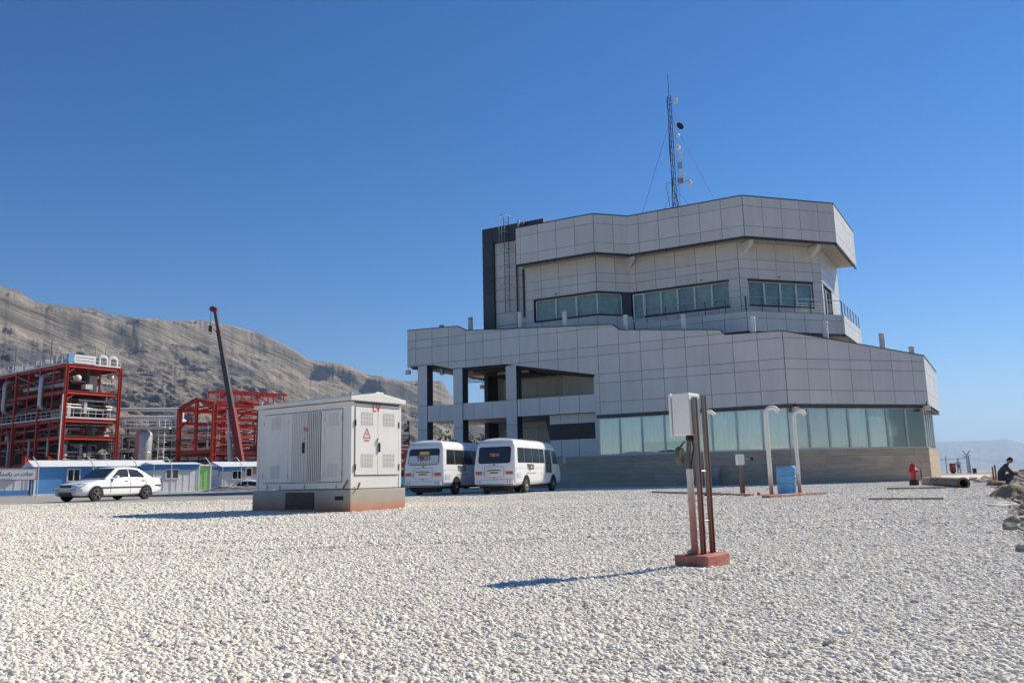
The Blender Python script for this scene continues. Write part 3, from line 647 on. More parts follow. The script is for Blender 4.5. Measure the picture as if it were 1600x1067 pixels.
# stone base laid in courses
def courses(base, d, nin, L_, zs, step, name='stone_slab'):
    pl = MB().prism([base + nin * .06, base + d * L_ + nin * .06, base + d * L_ + nin * .5, base + nin * .5], UP * (zs[-1] - .01)).build('stone_base', 'joint', bld)
    for j in range(len(zs) - 1):
        u = 0; off = random.uniform(0, step)
        ed = [0]
        while ed[-1] < L_: ed.append(min(L_, (off if len(ed) == 1 and off > .5 else ed[-1] + step)))
        for a, b in zip(ed[:-1], ed[1:]):
            if b - a < .05: continue
            o = random.uniform(0, .008)
            MB().prism([base + d * (a + .004) + UP * (zs[j] + .004) + nin * .06, base + d * (b - .004) + UP * (zs[j] + .004) + nin * .06, base + d * (b - .004) + UP * (zs[j + 1] - .004) + nin * .06, base + d * (a + .004) + UP * (zs[j + 1] - .004) + nin * .06], -nin * (.05 + o)).build(name, 'plinth_stone', pl)
pb = corner(.18, .18); zs_ = [-.1, .32, .74, 1.16, 1.58, 1.985]
courses(pb, dL, nLi, 15.6 - pb.dot(dL), zs_, 2.4); courses(pb, dR, nRi, (c2 + nRi * .18 + nEi * .18 - pb).dot(dR), zs_, 2.4); courses(c2 + nRi * .18 + nEi * .18, dE, nEi, 8.3, zs_, 2.4)
# ---- upper storeys
TA, TC, TD = 2.1, 4.0, 4.65
p0 = Lp(18.85, TA); p1 = Lp(12.6, TA); bB = p1.dot(nRi); p2 = corner(TC, bB); p3 = corner(TC, TD); p4 = p3 + dR * 7.2; p5 = p4 + dE * 8.0
# exact length of the front bay from the photograph's right corner
ZT = [16.25, 16.98, 18.37, 19.05]
uf = MB().box2((-.05, 6, 17), (.05, 6.1, 17.1)).build('upper_parapet', 'joint', bld)
def seg(parent, a, b, nin, z0, z1, zs, step=1.47, **k):
    d = b - a; L_ = d.length; d.normalize(); clad(parent, a, d, nin, [(0, z0), (L_, z0), (L_, z1), (0, z1)], cuts(0, L_, step), zs, **k)
for a, b, nn in ((p1, p0, nLi), (p1, p2, nRi), (p3, p2, nLi), (p3, p4, nRi), (p4, p5, nEi)):
    seg(uf, a, b, nn, 16.25, 19.05, ZT)
    dd = (b - a).normalized(); coping(bld, a, dd, nn, [(0, 19.05), ((b - a).length, 19.05)])
    railband(a, dd, nn, .05, (b - a).length - .05, 16.25, .06)
back = [Lp(18.85, 15), p5 + nRi * 3 - dR * 4]
ring = [p0, p1, p2, p3, p4, p5] + [back[1], back[0]]
slab('upper_roof', [p0 + nLi * .25, p1 + nLi * .25 + nRi * .25, p2 + nLi * .25 + nRi * .2, p3 + nLi * .25 + nRi * .2, p4 + nRi * .25 + nEi * .2, p5 + nEi * .25, back[1], back[0]], 18.2, 18.5, 'roof_felt')
slab('upper_soffit', [p0 + nLi * .02, p1 + nLi * .02, p2 + nLi * .02, p3 + nLi * .02, p4 + nRi * .02 + nEi * .02, p5 + nEi * .02, back[1], back[0]], 16.27, 16.45, 'soffit')
# walls behind the overhang
OV = 1.3
w1 = corner(TA + OV, bB + OV - .05); w0 = Lp(18.82, TA + OV); w2 = corner(TC + OV, bB + OV - .05); w3 = corner(TC + OV, TD + OV + .2)
w4 = w3 + dR * 6.55; w5 = w4 + dE * 6.5
uw = MB().box2((-.05, 8, 15), (.05, 8.1, 15.1)).build('upper_wall', 'joint', bld)
ZW = [9, 10.9, 11.85, 13.75, 14.45, 15.1, 16.3]
for a, b, nn in ((w1, w0, nLi), (w1, w2, nRi), (w3, w2, nLi), (w3, w4, nRi), (w4, w5, nEi)): seg(uw, a, b, nn, 13.75, 16.27, ZW)
seg(uw, w1, w0, nLi, 9.4, 12.0, [9, 10.9, 12.0]); seg(uw, w1, w2, nRi, 9.4, 12.0, [9, 10.9, 12.0])
seg(uw, w3, w2, nLi, 10.5, 11.78, [10.5, 11.78]); seg(uw, w3, w4, nRi, 10.5, 11.82, [10.5, 11.82])
dW = dL
# left end of wing A beside the tower
seg(uw, Lp(18.15, TA + OV), w0, nLi, 12.0, 13.75, [12, 12.9, 13.75])
# piers at the front corner
seg(uw, w3, w3 + dL * .72, nLi, 11.78, 13.75, [11.78, 12.9, 13.75], step=.72); seg(uw, w3, w3 + dR * .62, nRi, 11.82, 13.75, [11.82, 13.1, 13.75], step=.62)
seg(uw, w4 - dR * .75, w4, nRi, 11.82, 13.75, [11.82, 13.1, 13.75], step=.75)
seg(uw, w4, w4 + dE * .4, nEi, 10.9, 13.75, [10.9, 13.75], step=.5); seg(uw, w4 + dE * 3.4, w5, nEi, 10.9, 13.75, [10.9, 13.75])
slab('upper_core', [Lp(18.6, TA + OV + 1.0), w1 + nLi * 1.0 + nRi * .8, w2 + nLi * 1.0 + nRi * .6, w3 + nLi * 1.0 + nRi * 1.0, w4 + nRi * 1.0 + nEi * .9, w5 + nEi * .9, back[1], Lp(18.6, 14.8)], 8.4, 16.2, 'interior')
def wband(base, d, nin, u0, u1, z0, z1, n, surround=True, rec=.12, **k):
    for i in range(n):
        a = u0 + (u1 - u0) * i / n; b = u0 + (u1 - u0) * (i + 1) / n
        window(bld, base + nin * rec, d, nin, a + .006, b - .006, z0, z1, frame='white_frame', curt='blind', glass='glass_dark', fold=False, fw_=.055, cd_=.2, **k)
    if surround:
        m = MB(); P = lambda u, z, o: base + d * u + UP * z + nin * o
        for a, b, c, e in ((u0 - .0, u1, z1, z1 + .13), (u0, u1, z0 - .13, z0)):
            m.prism([P(a, c, .2), P(b, c, .2), P(b, e, .2), P(a, e, .2)], -nin * .3)
        m.build('window_surround', 'dark_trim', bld)
wband(w1, dL, nLi, .02, 4.95, 12.10, 13.62, 3)
wband(w1, dR, nRi, .02, 1.95, 12.10, 13.62, 1)
MB().prism([w1 + dR * 2.0 + nRi * .15 + UP * 10.5, w2 + nRi * .15 + UP * 10.5, w2 + nRi * .15 + UP * 13.75, w1 + dR * 2.0 + nRi * .15 + UP * 13.75], -nRi * .1).build('dark_return', 'dark_clad', bld)
lw_ = (w2 - w3).dot(dL)
wband(w3, dL, nLi, .74, lw_ - .95, 11.92, 13.62, 5)
wband(w3, dR, nRi, .66, 5.78, 11.95, 13.60, 4)
dr_ = window(bld, w3 + nLi * .1, dL, nLi, lw_ - .93, lw_ - .08, 10.75, 13.62, frame='white_frame', curt='blind', glass='glass_dark', fold=False, fw_=.1, name='terrace_door')
wband(w4, dE, nEi, .45, 3.35, 11.0, 13.6, 2, surround=False)
for a, nin, d in ((p3, None, None),):
    pass
for q, nin in ((w2 + dR * -.35, nRi), (w3 + dR * .35, nRi), (w3 + dR * 5.7, nRi)):     # gussets under the overhang
    MB().prism([q + UP * 16.22, q - nin * 1.0 + UP * 16.22, q - nin * .95 + UP * 15.95, q + UP * 15.5], dR * .3).build('gusset', 'white_frame', bld)
for u in (2.6, ): MB().lathe([(.06, 0), (.09, .03), (.09, .08), (.03, .12)], w3 + dL * u - nLi * .12 + UP * 13.9, 10).build('wall_lamp', 'galv', bld)
MB().lathe([(.06, 0), (.09, .03), (.09, .08), (.03, .12)], w1 + dL * 3.2 - nLi * .12 + UP * 13.9, 10).build('wall_lamp', 'galv', bld)
MB().lathe([(.06, 0), (.09, .03), (.09, .08), (.03, .12)], w3 + dR * 3.1 - nRi * .12 + UP * 13.9, 10).build('wall_lamp', 'galv', bld)
# ---- terrace
b1 = corner(4.1, 4.9); b0 = Lp(9.68, 4.1); b2 = b1 + dR * 7.55; b3 = b2 + dE * 7.0
bm1 = corner(TA + OV + .02, b0.dot(nRi))
ta = MB().box2((-.05, 8, 10.4), (.05, 8.1, 10.5)).build('terrace_parapet', 'joint', bld)
for a, b, nn in ((b1, b0, nLi), (bm1, b0, nRi), (b1, b2, nRi), (b2, b3, nEi)): seg(ta, a, b, nn, 9.86, 11.2, [9.86, 10.75, 11.2], bdepth=.15)
slab('terrace_deck', [bm1, b0, b1 + nLi * .16 + nRi * .16, b2 + nRi * .16 + nEi * .16, b3 + nEi * .16, b3 + nEi * 5, w3 + nLi * 3 + nRi * 2, Lp(9.68, 7)], 9.9, 10.1, 'soffit')
for a, b, nn in ((b1, b0, nLi), (b1, b2, nRi), (b2, b3, nEi)):
    L_ = (b - a).length; d = (b - a).normalized(); railband(a, d, nn, .05, L_ - .05, 9.88, .08)
    rg = MB(); n = int(round(L_ / 1.25)); q = lambda u, z: a + d * u + UP * z + nn * .06
    rr = MB().tube([q(0, 12.2), q(L_, 12.2)], .028, 8).build('railing', 'galv', bld)
    for z in (11.38, 11.55, 11.72, 11.89): MB().tube([q(0, z), q(L_, z)], .013, 6).build('rail', 'galv', rr)
    for k in range(n + 1): MB().beam(q(L_ * k / n, 10.95), q(L_ * k / n, 12.19), .05, .035).build('post', 'steel_dark', rr)
    if nn is nRi: MB().beam(a + nn * 1.2 + UP * 9.0, b + nn * 1.2 + UP * 9.0, .3, 1.6).build('terrace_upstand', 'soffit', bld)
# ---- dark framed stair tower at the left with ladder
tA = 3.4 + .02
T0, T1 = 22.55, 18.84
tw = slab('stair_tower', [Lp(T0 - .05, tA + .35), Lp(T1, tA + .35), Lp(T1, 13), Lp(T0 - .05, 13)], 8.4, 19.85, 'dark_clad')
def twp(o, us, zs, m, nm, off): clad(tw, nLi * (tA + off), dL, nLi, o, us, zs, mtl=m, name=nm, back=False, th=.3, gap=.02)
twp([(21.6, 8.4), (T0, 8.4), (T0, 19.95), (21.6, 19.95)], [21.6, T0], [8.4, 10.5, 12.6, 14.7, 16.8, 18.7, 19.95], 'dark_clad', 'dark_panel', .3)
twp([(T1 + .02, 18.7), (21.6, 18.7), (21.6, 19.95), (T1 + .02, 19.95)], [T1, 20.2, 21.6], [18.7, 19.95], 'dark_clad', 'dark_panel', .3)
clad(tw, nLi * (tA + .33), dL, nLi, [(T1 + .02, 8.4), (21.58, 8.4), (21.58, 18.68), (T1 + .02, 18.68)], [T1, 21.6], [8.4 + .94 * k for k in range(12)], back=False, gap=.03)
MB().box(Lp(18.2, 4.2, 19.5), (1.7, .9, 1.1), Matrix((dL, nLi, UP)).transposed()).build('roof_box', 'dark_clad', bld)
MB().tube([Lp(19.2, 3.2, 19), Lp(19.2, 3.2, 20.1)], .09, 8).build('roof_pipe', 'galv', bld)
MB().tube([Lp(18.92, 3.3, 12.5), Lp(18.92, 3.3, 16.2)], .09, 8).build('downpipe', 'steel_dark', bld)
MB().beam(Lp(19.62, 3.55, 8.5), Lp(19.62, 3.55, 18.4), .12, .12).build('downpipe', 'steel_dark', bld)
la = MB().beam(Lp(20.55, 3.35, 13.0), Lp(20.55, 3.35, 20.6), .05).build('ladder', 'steel_dark', bld)
MB().beam(Lp(20.15, 3.35, 13.0), Lp(20.15, 3.35, 20.6), .05).build('stringer', 'steel_dark', la)
for k in range(24): MB().tube([Lp(20.55, 3.35, 13.2 + .3 * k), Lp(20.15, 3.35, 13.2 + .3 * k)], .014, 5).build('rung', 'steel_dark', la)
for z in (13.9, 15.1, 16.5, 17.9, 19.2, 20.55):
    MB().tube([Lp(20.35 + .42 * cos(t), 3.32 - .7 * abs(sin(t)), z) for t in np.linspace(0, pi, 9)], .022, 5).build('cage_hoop', 'galv', la)
for u in (20.1, 20.35, 20.6): MB().tube([Lp(u, 2.66, 17.9), Lp(u, 2.66, 20.55)], .018, 5).build('cage_bar', 'galv', la)
# ---- white vent stacks behind the lower parapet
for u, z in ((24.8, 12.2), (22.24, 12.5), (18.09, 12.43), (14.56, 12.05), (10.12, 11.26), (6.2, 10.85), (1.88, 10.18)):
    v = MB().lathe([(.17, 8.4), (.17, z - .22)], Lp(u, 1), 12).build('vent_stack', 'vent_white' if u < 20 else 'galv', bld)
    MB().lathe([(.13, z - .25), (.13, z - .14), (.20, z - .14), (.20, z - .10), (.17, z - .03), (.08, z)], Lp(u, 1), 12).build('cap', 'vent_white' if u < 20 else 'galv', v)
for u, z in ((3.81, 9.85), (7.99, 9.25), (10.2, 8.45)):
    c = dR * u + nRi * 1.0
    v = MB().lathe([(.17, 6.2), (.17, z - .22)], c, 12).build('vent_stack', 'vent_white', bld)
    MB().lathe([(.13, z - .25), (.13, z - .14), (.20, z - .14), (.20, z - .10), (.17, z - .03), (.08, z)], c, 12).build('cap', 'vent_white', v)
# floodlights
def flood(p, d):
    f = MB().box(p, (.34, .26, .3), Matrix((d, d.cross(UP) * -1, UP)).transposed()).build('floodlight', 'pale_truck', bld, bevel=.02)
    MB().beam(p + UP * .15, p + UP * .4, .04).build('bracket', 'dark_trim', f); return f
flood(Lp(27.1, -.1, 8.65), dL); flood(Lp(25.2, 7.6, 8.1), dL); flood(bw + dR * .35 - nRi * .3 + UP * 4.3, dR); flood(c2 - dR * .25 - nRi * .15 + UP * 4.4, dR)
# ---- aerial mast on the roof
mp_ = C1 + Lp(8.33, 8.0); ms = thing('antenna_mast', 'slim grey lattice aerial mast guyed to the top roof, hung with dishes and panel aerials', 'mast', mp_ + UP * 18.5)
tri = [Vector((.17 * cos(t), .17 * sin(t), 0)) for t in (.3, .3 + 2.094, .3 + 4.189)]
for t in tri: MB().tube([t, t * .85 + UP * 11.0], .028, 6).build('leg', 'steel_dark', ms)
for k in range(22):
    a, b = tri[k % 3], tri[(k + 1) % 3]; m = MB(); m.tube([a + UP * k * .5, b + UP * (k + 1) * .5], .014, 4)
    for i in range(3): m.tube([tri[i] + UP * (k * .5 + .25), tri[(i + 1) % 3] + UP * (k * .5 + .25)], .010, 4)
    m.build('brace', 'steel_dark', ms)
MB().tube([UP * 10.5, UP * 12.8], [.03, .015], 6).build('whip', 'steel_dark', ms)
MB().tube([Vector((.42, 0, 0)), Vector((.30, 0, 9.8))], .022, 5).build('side_pole', 'galv', ms)
MB().tube([Vector((-.12, -.15, 0)), (-.2, -.14, 2.2), (-.12, -.16, 4), (-.22, -.12, 6.5), (-.14, -.14, 9), (-.2, -.1, 10.6)], .03, 5).build('cable', 'cable_dark', ms)
MB().tube([(.35, -.1, 0), (.05, -.2, 1.4), (.22, -.2, 2.2), (.02, -.16, 3)], .03, 5).build('cable', 'cable_dark', ms)
for z, x, w, h in ((10.55, .48, .3, .55), (6.15, .62, .22, .5), (4.55, .72, .26, .45)):
    a_ = MB().box((x, -.1, z), (w, .1, h)).build('panel_aerial', 'antenna_cream', ms, bevel=.03); MB().beam((x - w / 2 - .25, -.05, z - .15), (x, -.05, z - .15), .03).build('arm', 'galv', a_)
ds = MB().lathe([(.02, 0), (.2, .04), (.32, .10), (.32, .12), (.2, .07), (.02, .03)], (0, 0, 0), 18).build('dish', 'dish_dark', ms); ds.location = (.62, -.15, 8.35); ds.rotation_euler = (radians(78), radians(18), radians(20))
MB().lathe([(.12, -.1), (.16, 0), (.1, .12)], (.5, -.05, 7.7), 10).build('radio_unit', 'antenna_cream', ms)
MB().lathe([(.08, -.25), (.2, -.15), (.2, .05), (.06, .14)], (.42, -.1, 6.75), 10).build('camera_dome', 'antenna_cream', ms)
MB().box((.55, 0, 5.3), (.25, .2, .5)).build('radio_unit', 'galv', ms); MB().box((.5, 0, 4.1), (.4, .25, .35)).build('radio_unit', 'steel_grey', ms)
ar = MB().tube([(.1, 0, 3.65), (1.2, 0, 4.15)], .03, 6).build('arm', 'galv', ms); MB().lathe([(.02, -.4), (.17, -.28), (.18, -.1), (.05, .02)], (1.2, 0, 4.1), 12).build('camera_dome', 'vent_white', ar)
MB().tube([(-.05, 0, 3.9), (-.55, 0, 3.95), (-.6, 0, 3.6), (-.15, 0, .2)], .015, 5).build('cable', 'cable_dark', ms)
for g, z in (((-2.9, .6, .3), 9.0), ((3.4, -1.2, .3), 9.4), ((-1.8, -.5, .3), 3.4), ((2.0, -.8, .3), 3.6), ((.3, 3.0, .3), 9.0)):
    MB().tube([(0, 0, z), g], .009, 4).build('guy_wire', 'wire', ms)

# ================================================================ SWITCHGEAR CABINET
def cabinet():
    A = gnd(547, 800.5); t = thing('switchgear_cabinet', 'large white metal switchgear cabinet on a stained concrete plinth in the gravel', 'cabinet', (A.x, A.y, 0), radians(90 - 35))
    W, D = 2.0, 3.85          # local x: door end, local y: long side
    pl = MB().box2((0, 0, -.15), (W, D, .56)).build('plinth', 'plinth_concrete', t, bevel=.012)
    MB().box2((-.012, 1.32, .07), (.05, 2.45, .50)).build('vent_opening', 'black_plastic', pl)
    for k in range(5): MB().box2((-.022, 1.34, .12 + .08 * k), (-.012, 2.43, .135 + .08 * k)).build('mesh_bar', 'rust', pl)
    MB().box2((-.008, .25, .30), (.02, .55, .40)).build('cable_slot', 'chassis', pl)
    i = .06; x0, x1, y0, y1, z0, z1 = i, W - .10, i, D - i, .56, 2.78
    MB().box2((x0, y0, z0 + .02), (x1, y1, z1)).build('body', 'cabinet_white', t, bevel=.01)
    # corner posts and top/bottom rails stand a little proud
    for cx, cy in ((x0, y0), (x1, y0), (x0, y1)):
        MB().box2((cx - .012, cy - .012, z0 + .025), (cx + (.10 if cx == x0 else -.10) * 1, cy + (.10 if cy == y0 else -.10), z1 - .005)).build('corner_post', 'cabinet_white', t, bevel=.006)
    # roof: shallow gable over the door end, with overhang
    ov = .09; xm = (x0 + x1) / 2
    prof = [(x0 - ov, z1 + .02), (x1 + ov, z1 + .02), (x1 + ov, z1 + .12), (xm + .14, z1 + .24), (xm + .14, z1 + .28), (xm - .14, z1 + .28), (xm - .14, z1 + .24), (x0 - ov, z1 + .12)]
    rf = MB().prism([(x, y0 - ov, z) for x, z in prof], (0, y1 - y0 + 2 * ov, 0)).build('roof', 'cabinet_white', t, bevel=.008)
    for x, y in ((x0 + .02, y0 + .05), (x0 + .02, y1 - .1)): MB().lathe([(.03, 0), (.03, .05), (.05, .05), (.05, .1), (.02, .1)], (x, y, z1 + .13), 8).build('lifting_eye', 'galv', rf)
    MB().box2((x0 + .01, y0 - .004, z1 - .05), (x1 - .01, y0 + .02, z1 + .02)).build('eaves_shade_strip', 'cabinet_gap', rf)  # dark strip under the eaves, shade put into its colour
    # -- door end (faces -y): two doors
    def yface(xa, xb, za, zb, d, name, m, par, bev=.004): return MB().box2((xa, y0 - d, za), (xb, y0 - .001, zb)).build(name, m, par, bevel=bev)
    MB().box2((x0 + .11, y0 - .004, z0 + .34), (x1 - .11, y0 + .002, z1 - .12)).build('door_gap', 'cabinet_gap', t)
    dw = (x1 - x0 - .24) / 2
    for s in (0, 1):
        xa = x0 + .12 + s * dw; xb = xa + dw
        d = yface(xa + .005, xb - .005, z0 + .36, z1 - .14, .03, 'door', 'cabinet_white', t)
        for zc in (z0 + .55, z1 - .60):       # pressed louvre fields
            for k in range(8):
                xs = xa + .26 * dw + k * .07 * dw
                MB().box2((xs, y0 - .037, zc), (xs + .028 * dw, y0 - .028, zc + .34)).build('louvre', 'cabinet_white', d)
                MB().box2((xs + .03 * dw, y0 - .0312, zc), (xs + .05 * dw, y0 - .029, zc + .34)).build('louvre_slot', 'cabinet_slot', d)
            for kk in (.11, .22): MB().box2((xa + .25 * dw, y0 - .040, zc + kk), (xa + .8 * dw, y0 - .0285, zc + kk + .018)).build('louvre_bar', 'cabinet_white', d)
        hx = x0 + .125 if s == 0 else x1 - .125
        for zc in (z0 + .55, z1 - .55): MB().lathe([(.016, -.08), (.016, .08)], (hx, y0 - .035, zc), 8).build('hinge', 'black_plastic', d)
        if s == 1:
            MB().box2((xa + .02, y0 - .075, 1.50), (xa + .06, y0 - .03, 1.74)).build('handle', 'black_plastic', d, bevel=.01)
            MB().tube([(xa + .01, y0 - .04, 1.86), (xa - .04, y0 - .05, 1.80), (xa - .06, y0 - .05, 1.70)], .012, 6).build('padlock_chain', 'rust', d)
        if s == 0:
            cx = xa + dw * .5; q = lambda x, z, o=.033: Vector((x, y0 - o, z))
            # warning triangle: three bars and a bolt
            tri = [(cx - .125, 1.86), (cx + .125, 1.86), (cx, 2.10)]; w = MB()
            for a, b in zip(tri, tri[1:] + tri[:1]): w.beam(q(*a), q(*b), .006, .020)
            w = w.build('warning_triangle', 'red_paint', d)
            MB().prism([q(cx + .012, 2.02), q(cx - .03, 1.945), q(cx + .005, 1.95), q(cx - .018, 1.885), q(cx + .033, 1.965), q(cx, 1.96)], (0, -.004, 0)).build('bolt_symbol', 'red_paint', w)
            for k, ww in enumerate((.22, .18)):
                for j in range(5): MB().box2((cx - ww / 2 + j * ww / 5, y0 - .036, 1.80 - .035 * k), (cx - ww / 2 + (j + .7) * ww / 5, y0 - .031, 1.815 - .035 * k)).build('caption_mark', 'red_paint', w)
    textmesh('lettering', 'LV', .27, 'red_paint', t, (Vector((xm - .06, y0 - .034, z1 - .15)), (1, 0, 0), (0, 0, 1)), .001, .006)
    # -- long side (faces -x): blank doors at both ends, ribbed double door in the middle
    def xface(ya, yb, za, zb, d, name, m, par, bev=.004): return MB().box2((x0 - d, ya, za), (x0 - .001, yb, zb)).build(name, m, par, bevel=bev)
    MB().box2((x0 - .004, y0 + .30, z0 + .18), (x0 + .002, y1 - .30, z1 - .16)).build('door_gap', 'cabinet_gap', t)
    ys = [y0 + .31, y0 + .95, y0 + 1.68, y0 + 2.38, y1 - .31]
    for k, (a, b) in enumerate(zip(ys[:-1], ys[1:])):
        d = xface(a + .006, b - .006, z0 + .20, z1 - .18, .028, 'door', 'cabinet_white', t)
        if k in (0, 3):
            yc = (a + b) / 2
            for zc in (z0 + .32, z1 - .60):
                for j in range(8):
                    yy = yc - .2 + .052 * j
                    MB().box2((x0 - .035, yy, zc), (x0 - .026, yy + .028, zc + .34)).build('louvre', 'cabinet_white', d)
                    MB().box2((x0 - .0292, yy + .031, zc), (x0 - .027, yy + .046, zc + .34)).build('louvre_slot', 'cabinet_slot', d)
        else:
            n = 8; wdt = (b - a - .16) / n; s0_ = a + (.03 if k == 2 else .13)
            for j in range(n):
                ya = s0_ + wdt * j
                MB().box2((x0 - .031, ya, z0 + .22), (x0 - .0275, ya + wdt * .5, z1 - .2)).build('slot', 'cabinet_gap' if k == 1 else 'cabinet_slot', d)
                MB().prism([(x0 - .028, ya + wdt * .5, z0 + .22), (x0 - .042, ya + wdt * .62, z0 + .22), (x0 - .042, ya + wdt * .92, z0 + .22), (x0 - .028, ya + wdt, z0 + .22)], (0, 0, z1 - z0 - .42)).build('rib', 'cabinet_white', d)
            if k == 1:
                MB().box2((x0 - .08, b - .10 - 0, 1.50), (x0 - .03, b - .05, 1.78)).build('handle', 'black_plastic', d, bevel=.01) if False else None
        for zc in (z0 + .4, z1 - .4):
            MB().lathe([(.013, -.06), (.013, .06)], (x0 - .033, (a if k in (0, 1) else b), zc), 6).build('hinge', 'galv', d)
    h = MB().box2((x0 - .085, ys[2] + .03, 1.52), (x0 - .03, ys[2] + .09, 1.80)).build('handle', 'black_plastic', t, bevel=.01)
    MB().lathe([(.03, 0), (.03, .03)], (x0 - .06, ys[2] + .06, 1.90), 10, 'x').build('lock', 'galv', t)
    textmesh('lettering', 'TR', .16, 'red_paint', t, (Vector((x0 - .048, ys[2] + .0, 2.13)), (0, -1, 0), (0, 0, 1)), .001, .002)
    for y in (y0 + .5, y0 + 1.7, y0 + 2.7, y1 - .5): MB().box2((x0 - .03, y, z0 + .01), (x0 - .0, y + .02, z0 + .14)).build('anchor_clip', 'galv', t)
    for a, b in (((x0 + .14, y0 - .10, z0 + .0), (x0 + .26, y0 - .06, z0 + .16)), ((x0 - .12, y0 + .16, z0 + .0), (x0 - .07, y0 + .02, z0 + .24))):
        MB().beam(a, b, .035).build('stay_stub', 'rust', t)
    return t
cabinet()

# ================================================================ JUNCTION BOX ON POSTS (foreground)
def junction_post():
    c = Vector((1.595, 7.02, 0)); t = thing('junction_box_stand', 'pale junction box on two rusty channel posts set in a red-painted block', 'junction box', (c.x, c.y, .03), radians(90 - 130))
    # local +x = lit side normal (az 130), local -y ... left-front normal (az 220)
    # local y axis = az 40 ; front (shaded) face looks to -y
    MB().box2((-.17, -.20, -.10), (.14, .22, .085)).build('base_block', 'base_red', t, bevel=.012)
    def channel(x, y, z1, nm='post'):
        m = MB(); w, dp, th = .052, .03, .006
        m.box2((x - dp / 2, y - w / 2, .08), (x - dp / 2 + th, y + w / 2, z1)); m.box2((x - dp / 2 + th, y - w / 2, .08), (x + dp / 2, y - w / 2 + th, z1)); m.box2((x - dp / 2 + th, y + w / 2 - th, .08), (x + dp / 2, y + w / 2, z1))
        return m.build(nm, 'post_steel', t)
    channel(.035, -.06, 1.42); channel(.035, .112, 1.44)
    for z in (.36, .78): MB().tube([(.035, -.03, z), (.035, .09, z)], .008, 6).build('stay', 'steel_grey', t)
    bx = MB().box2((-.155, -.125, 1.09), (.012, .085, 1.455)).build('junction_box', 'vent_white', t, bevel=.008)
    MB().box2((-.185, -.13, 1.085), (-.162, .09, 1.46)).build('lid', 'vent_white', bx, bevel=.006)
    for z in (1.13, 1.41): MB().lathe([(.012, 0), (.012, .02)], (-.195, -.1, z), 8, 'x').build('screw', 'galv', bx)
    for y in (-.06, -.02, .02): MB().lathe([(.016, 1.045), (.02, 1.05), (.02, 1.075), (.014, 1.09)], (-.05, y, 0), 8).build('cable_gland', 'black_plastic', bx)
    MB().tube([(-.03, -.085, .085), (-.035, -.09, .80)], .030, 12).build('conduit', 'conduit_pvc', t)
    MB().tube([(-.033, -.088, .52), (-.033, -.088, .55)], .034, 12).build('coupling', 'conduit_pvc', t)
    for k, (y, mm) in enumerate(((-.06, 'cable'), (-.02, 'cable'), (.02, 'cable_dark'))):
        MB().tube([(-.05, y, 1.06), (-.055 + .01 * k, y - .01, .98), (-.05, y - .02, .9), (-.035, -.075 - .008 * k, .78), (-.03, -.085, .6)], .010, 6).build('cable', mm, t)
    pts = []
    for k in range(3):
        R = .062 + .006 * k
        pts = [(-.075 - .012 * k, -.115 + R * cos(a) * .8 - .03, .915 + R * sin(a)) for a in np.linspace(0, 2 * pi, 26)]
        MB().tube(pts, .008, 6, cap=False).build('cable_coil', 'cable', t)
    MB().tube([(-.06, -.10, 1.04), (-.09, -.15, .98)], .008, 6).build('cable', 'cable', t)
    for dx, dy, s in ((-.05, -.10, .03), (-.09, .0, .022)): MB().lathe([(s * .3, .0), (s, .01), (s * .9, .02), (s * .4, .035)], (dx - .02, dy, .085), 7).build('mortar_lump', 'concrete', t)
junction_post()
# ================================================================ GOOSENECK VENT PIPES
def goose(px, py, h, lab, R=.26, r=.105):
    b = gnd(px, py); t = thing('gooseneck_pipe', lab, 'vent pipe', (b.x, b.y, ghs(b.x, b.y)), radians(-8), 'gooseneck vents beside the building')
    pts = [(0, 0, -.1), (0, 0, .6), (0, 0, 1.4), (0, 0, h - R)] + [(R - R * cos(a), 0, h - R + R * sin(a)) for a in np.linspace(.2, pi * .86, 11)]
    MB().tube(pts, r, 16).build('pipe', 'goose_paint', t)
    e = Vector(pts[-1]); d = (e - Vector(pts[-2])).normalized(); MB().tube([e - d * .02, e + d * .03], r * 1.08, 16).build('mouth_ring', 'vent_white', t)
    MB().lathe([(.13, -.02), (.13, .03), (.08, .05)], (0, 0, 0), 14).build('foot_flange', 'rust', t); return t
goose(1206, 777, 2.72, 'tall pale gooseneck vent pipe left of the blue drum', R=.19, r=.064)
goose(1250, 772, 2.78, 'pale gooseneck vent pipe right behind the blue drum', R=.19, r=.06)
goose(1106, 775, 2.85, 'pale gooseneck vent pipe half hidden by the junction box stand', R=.19, r=.06)
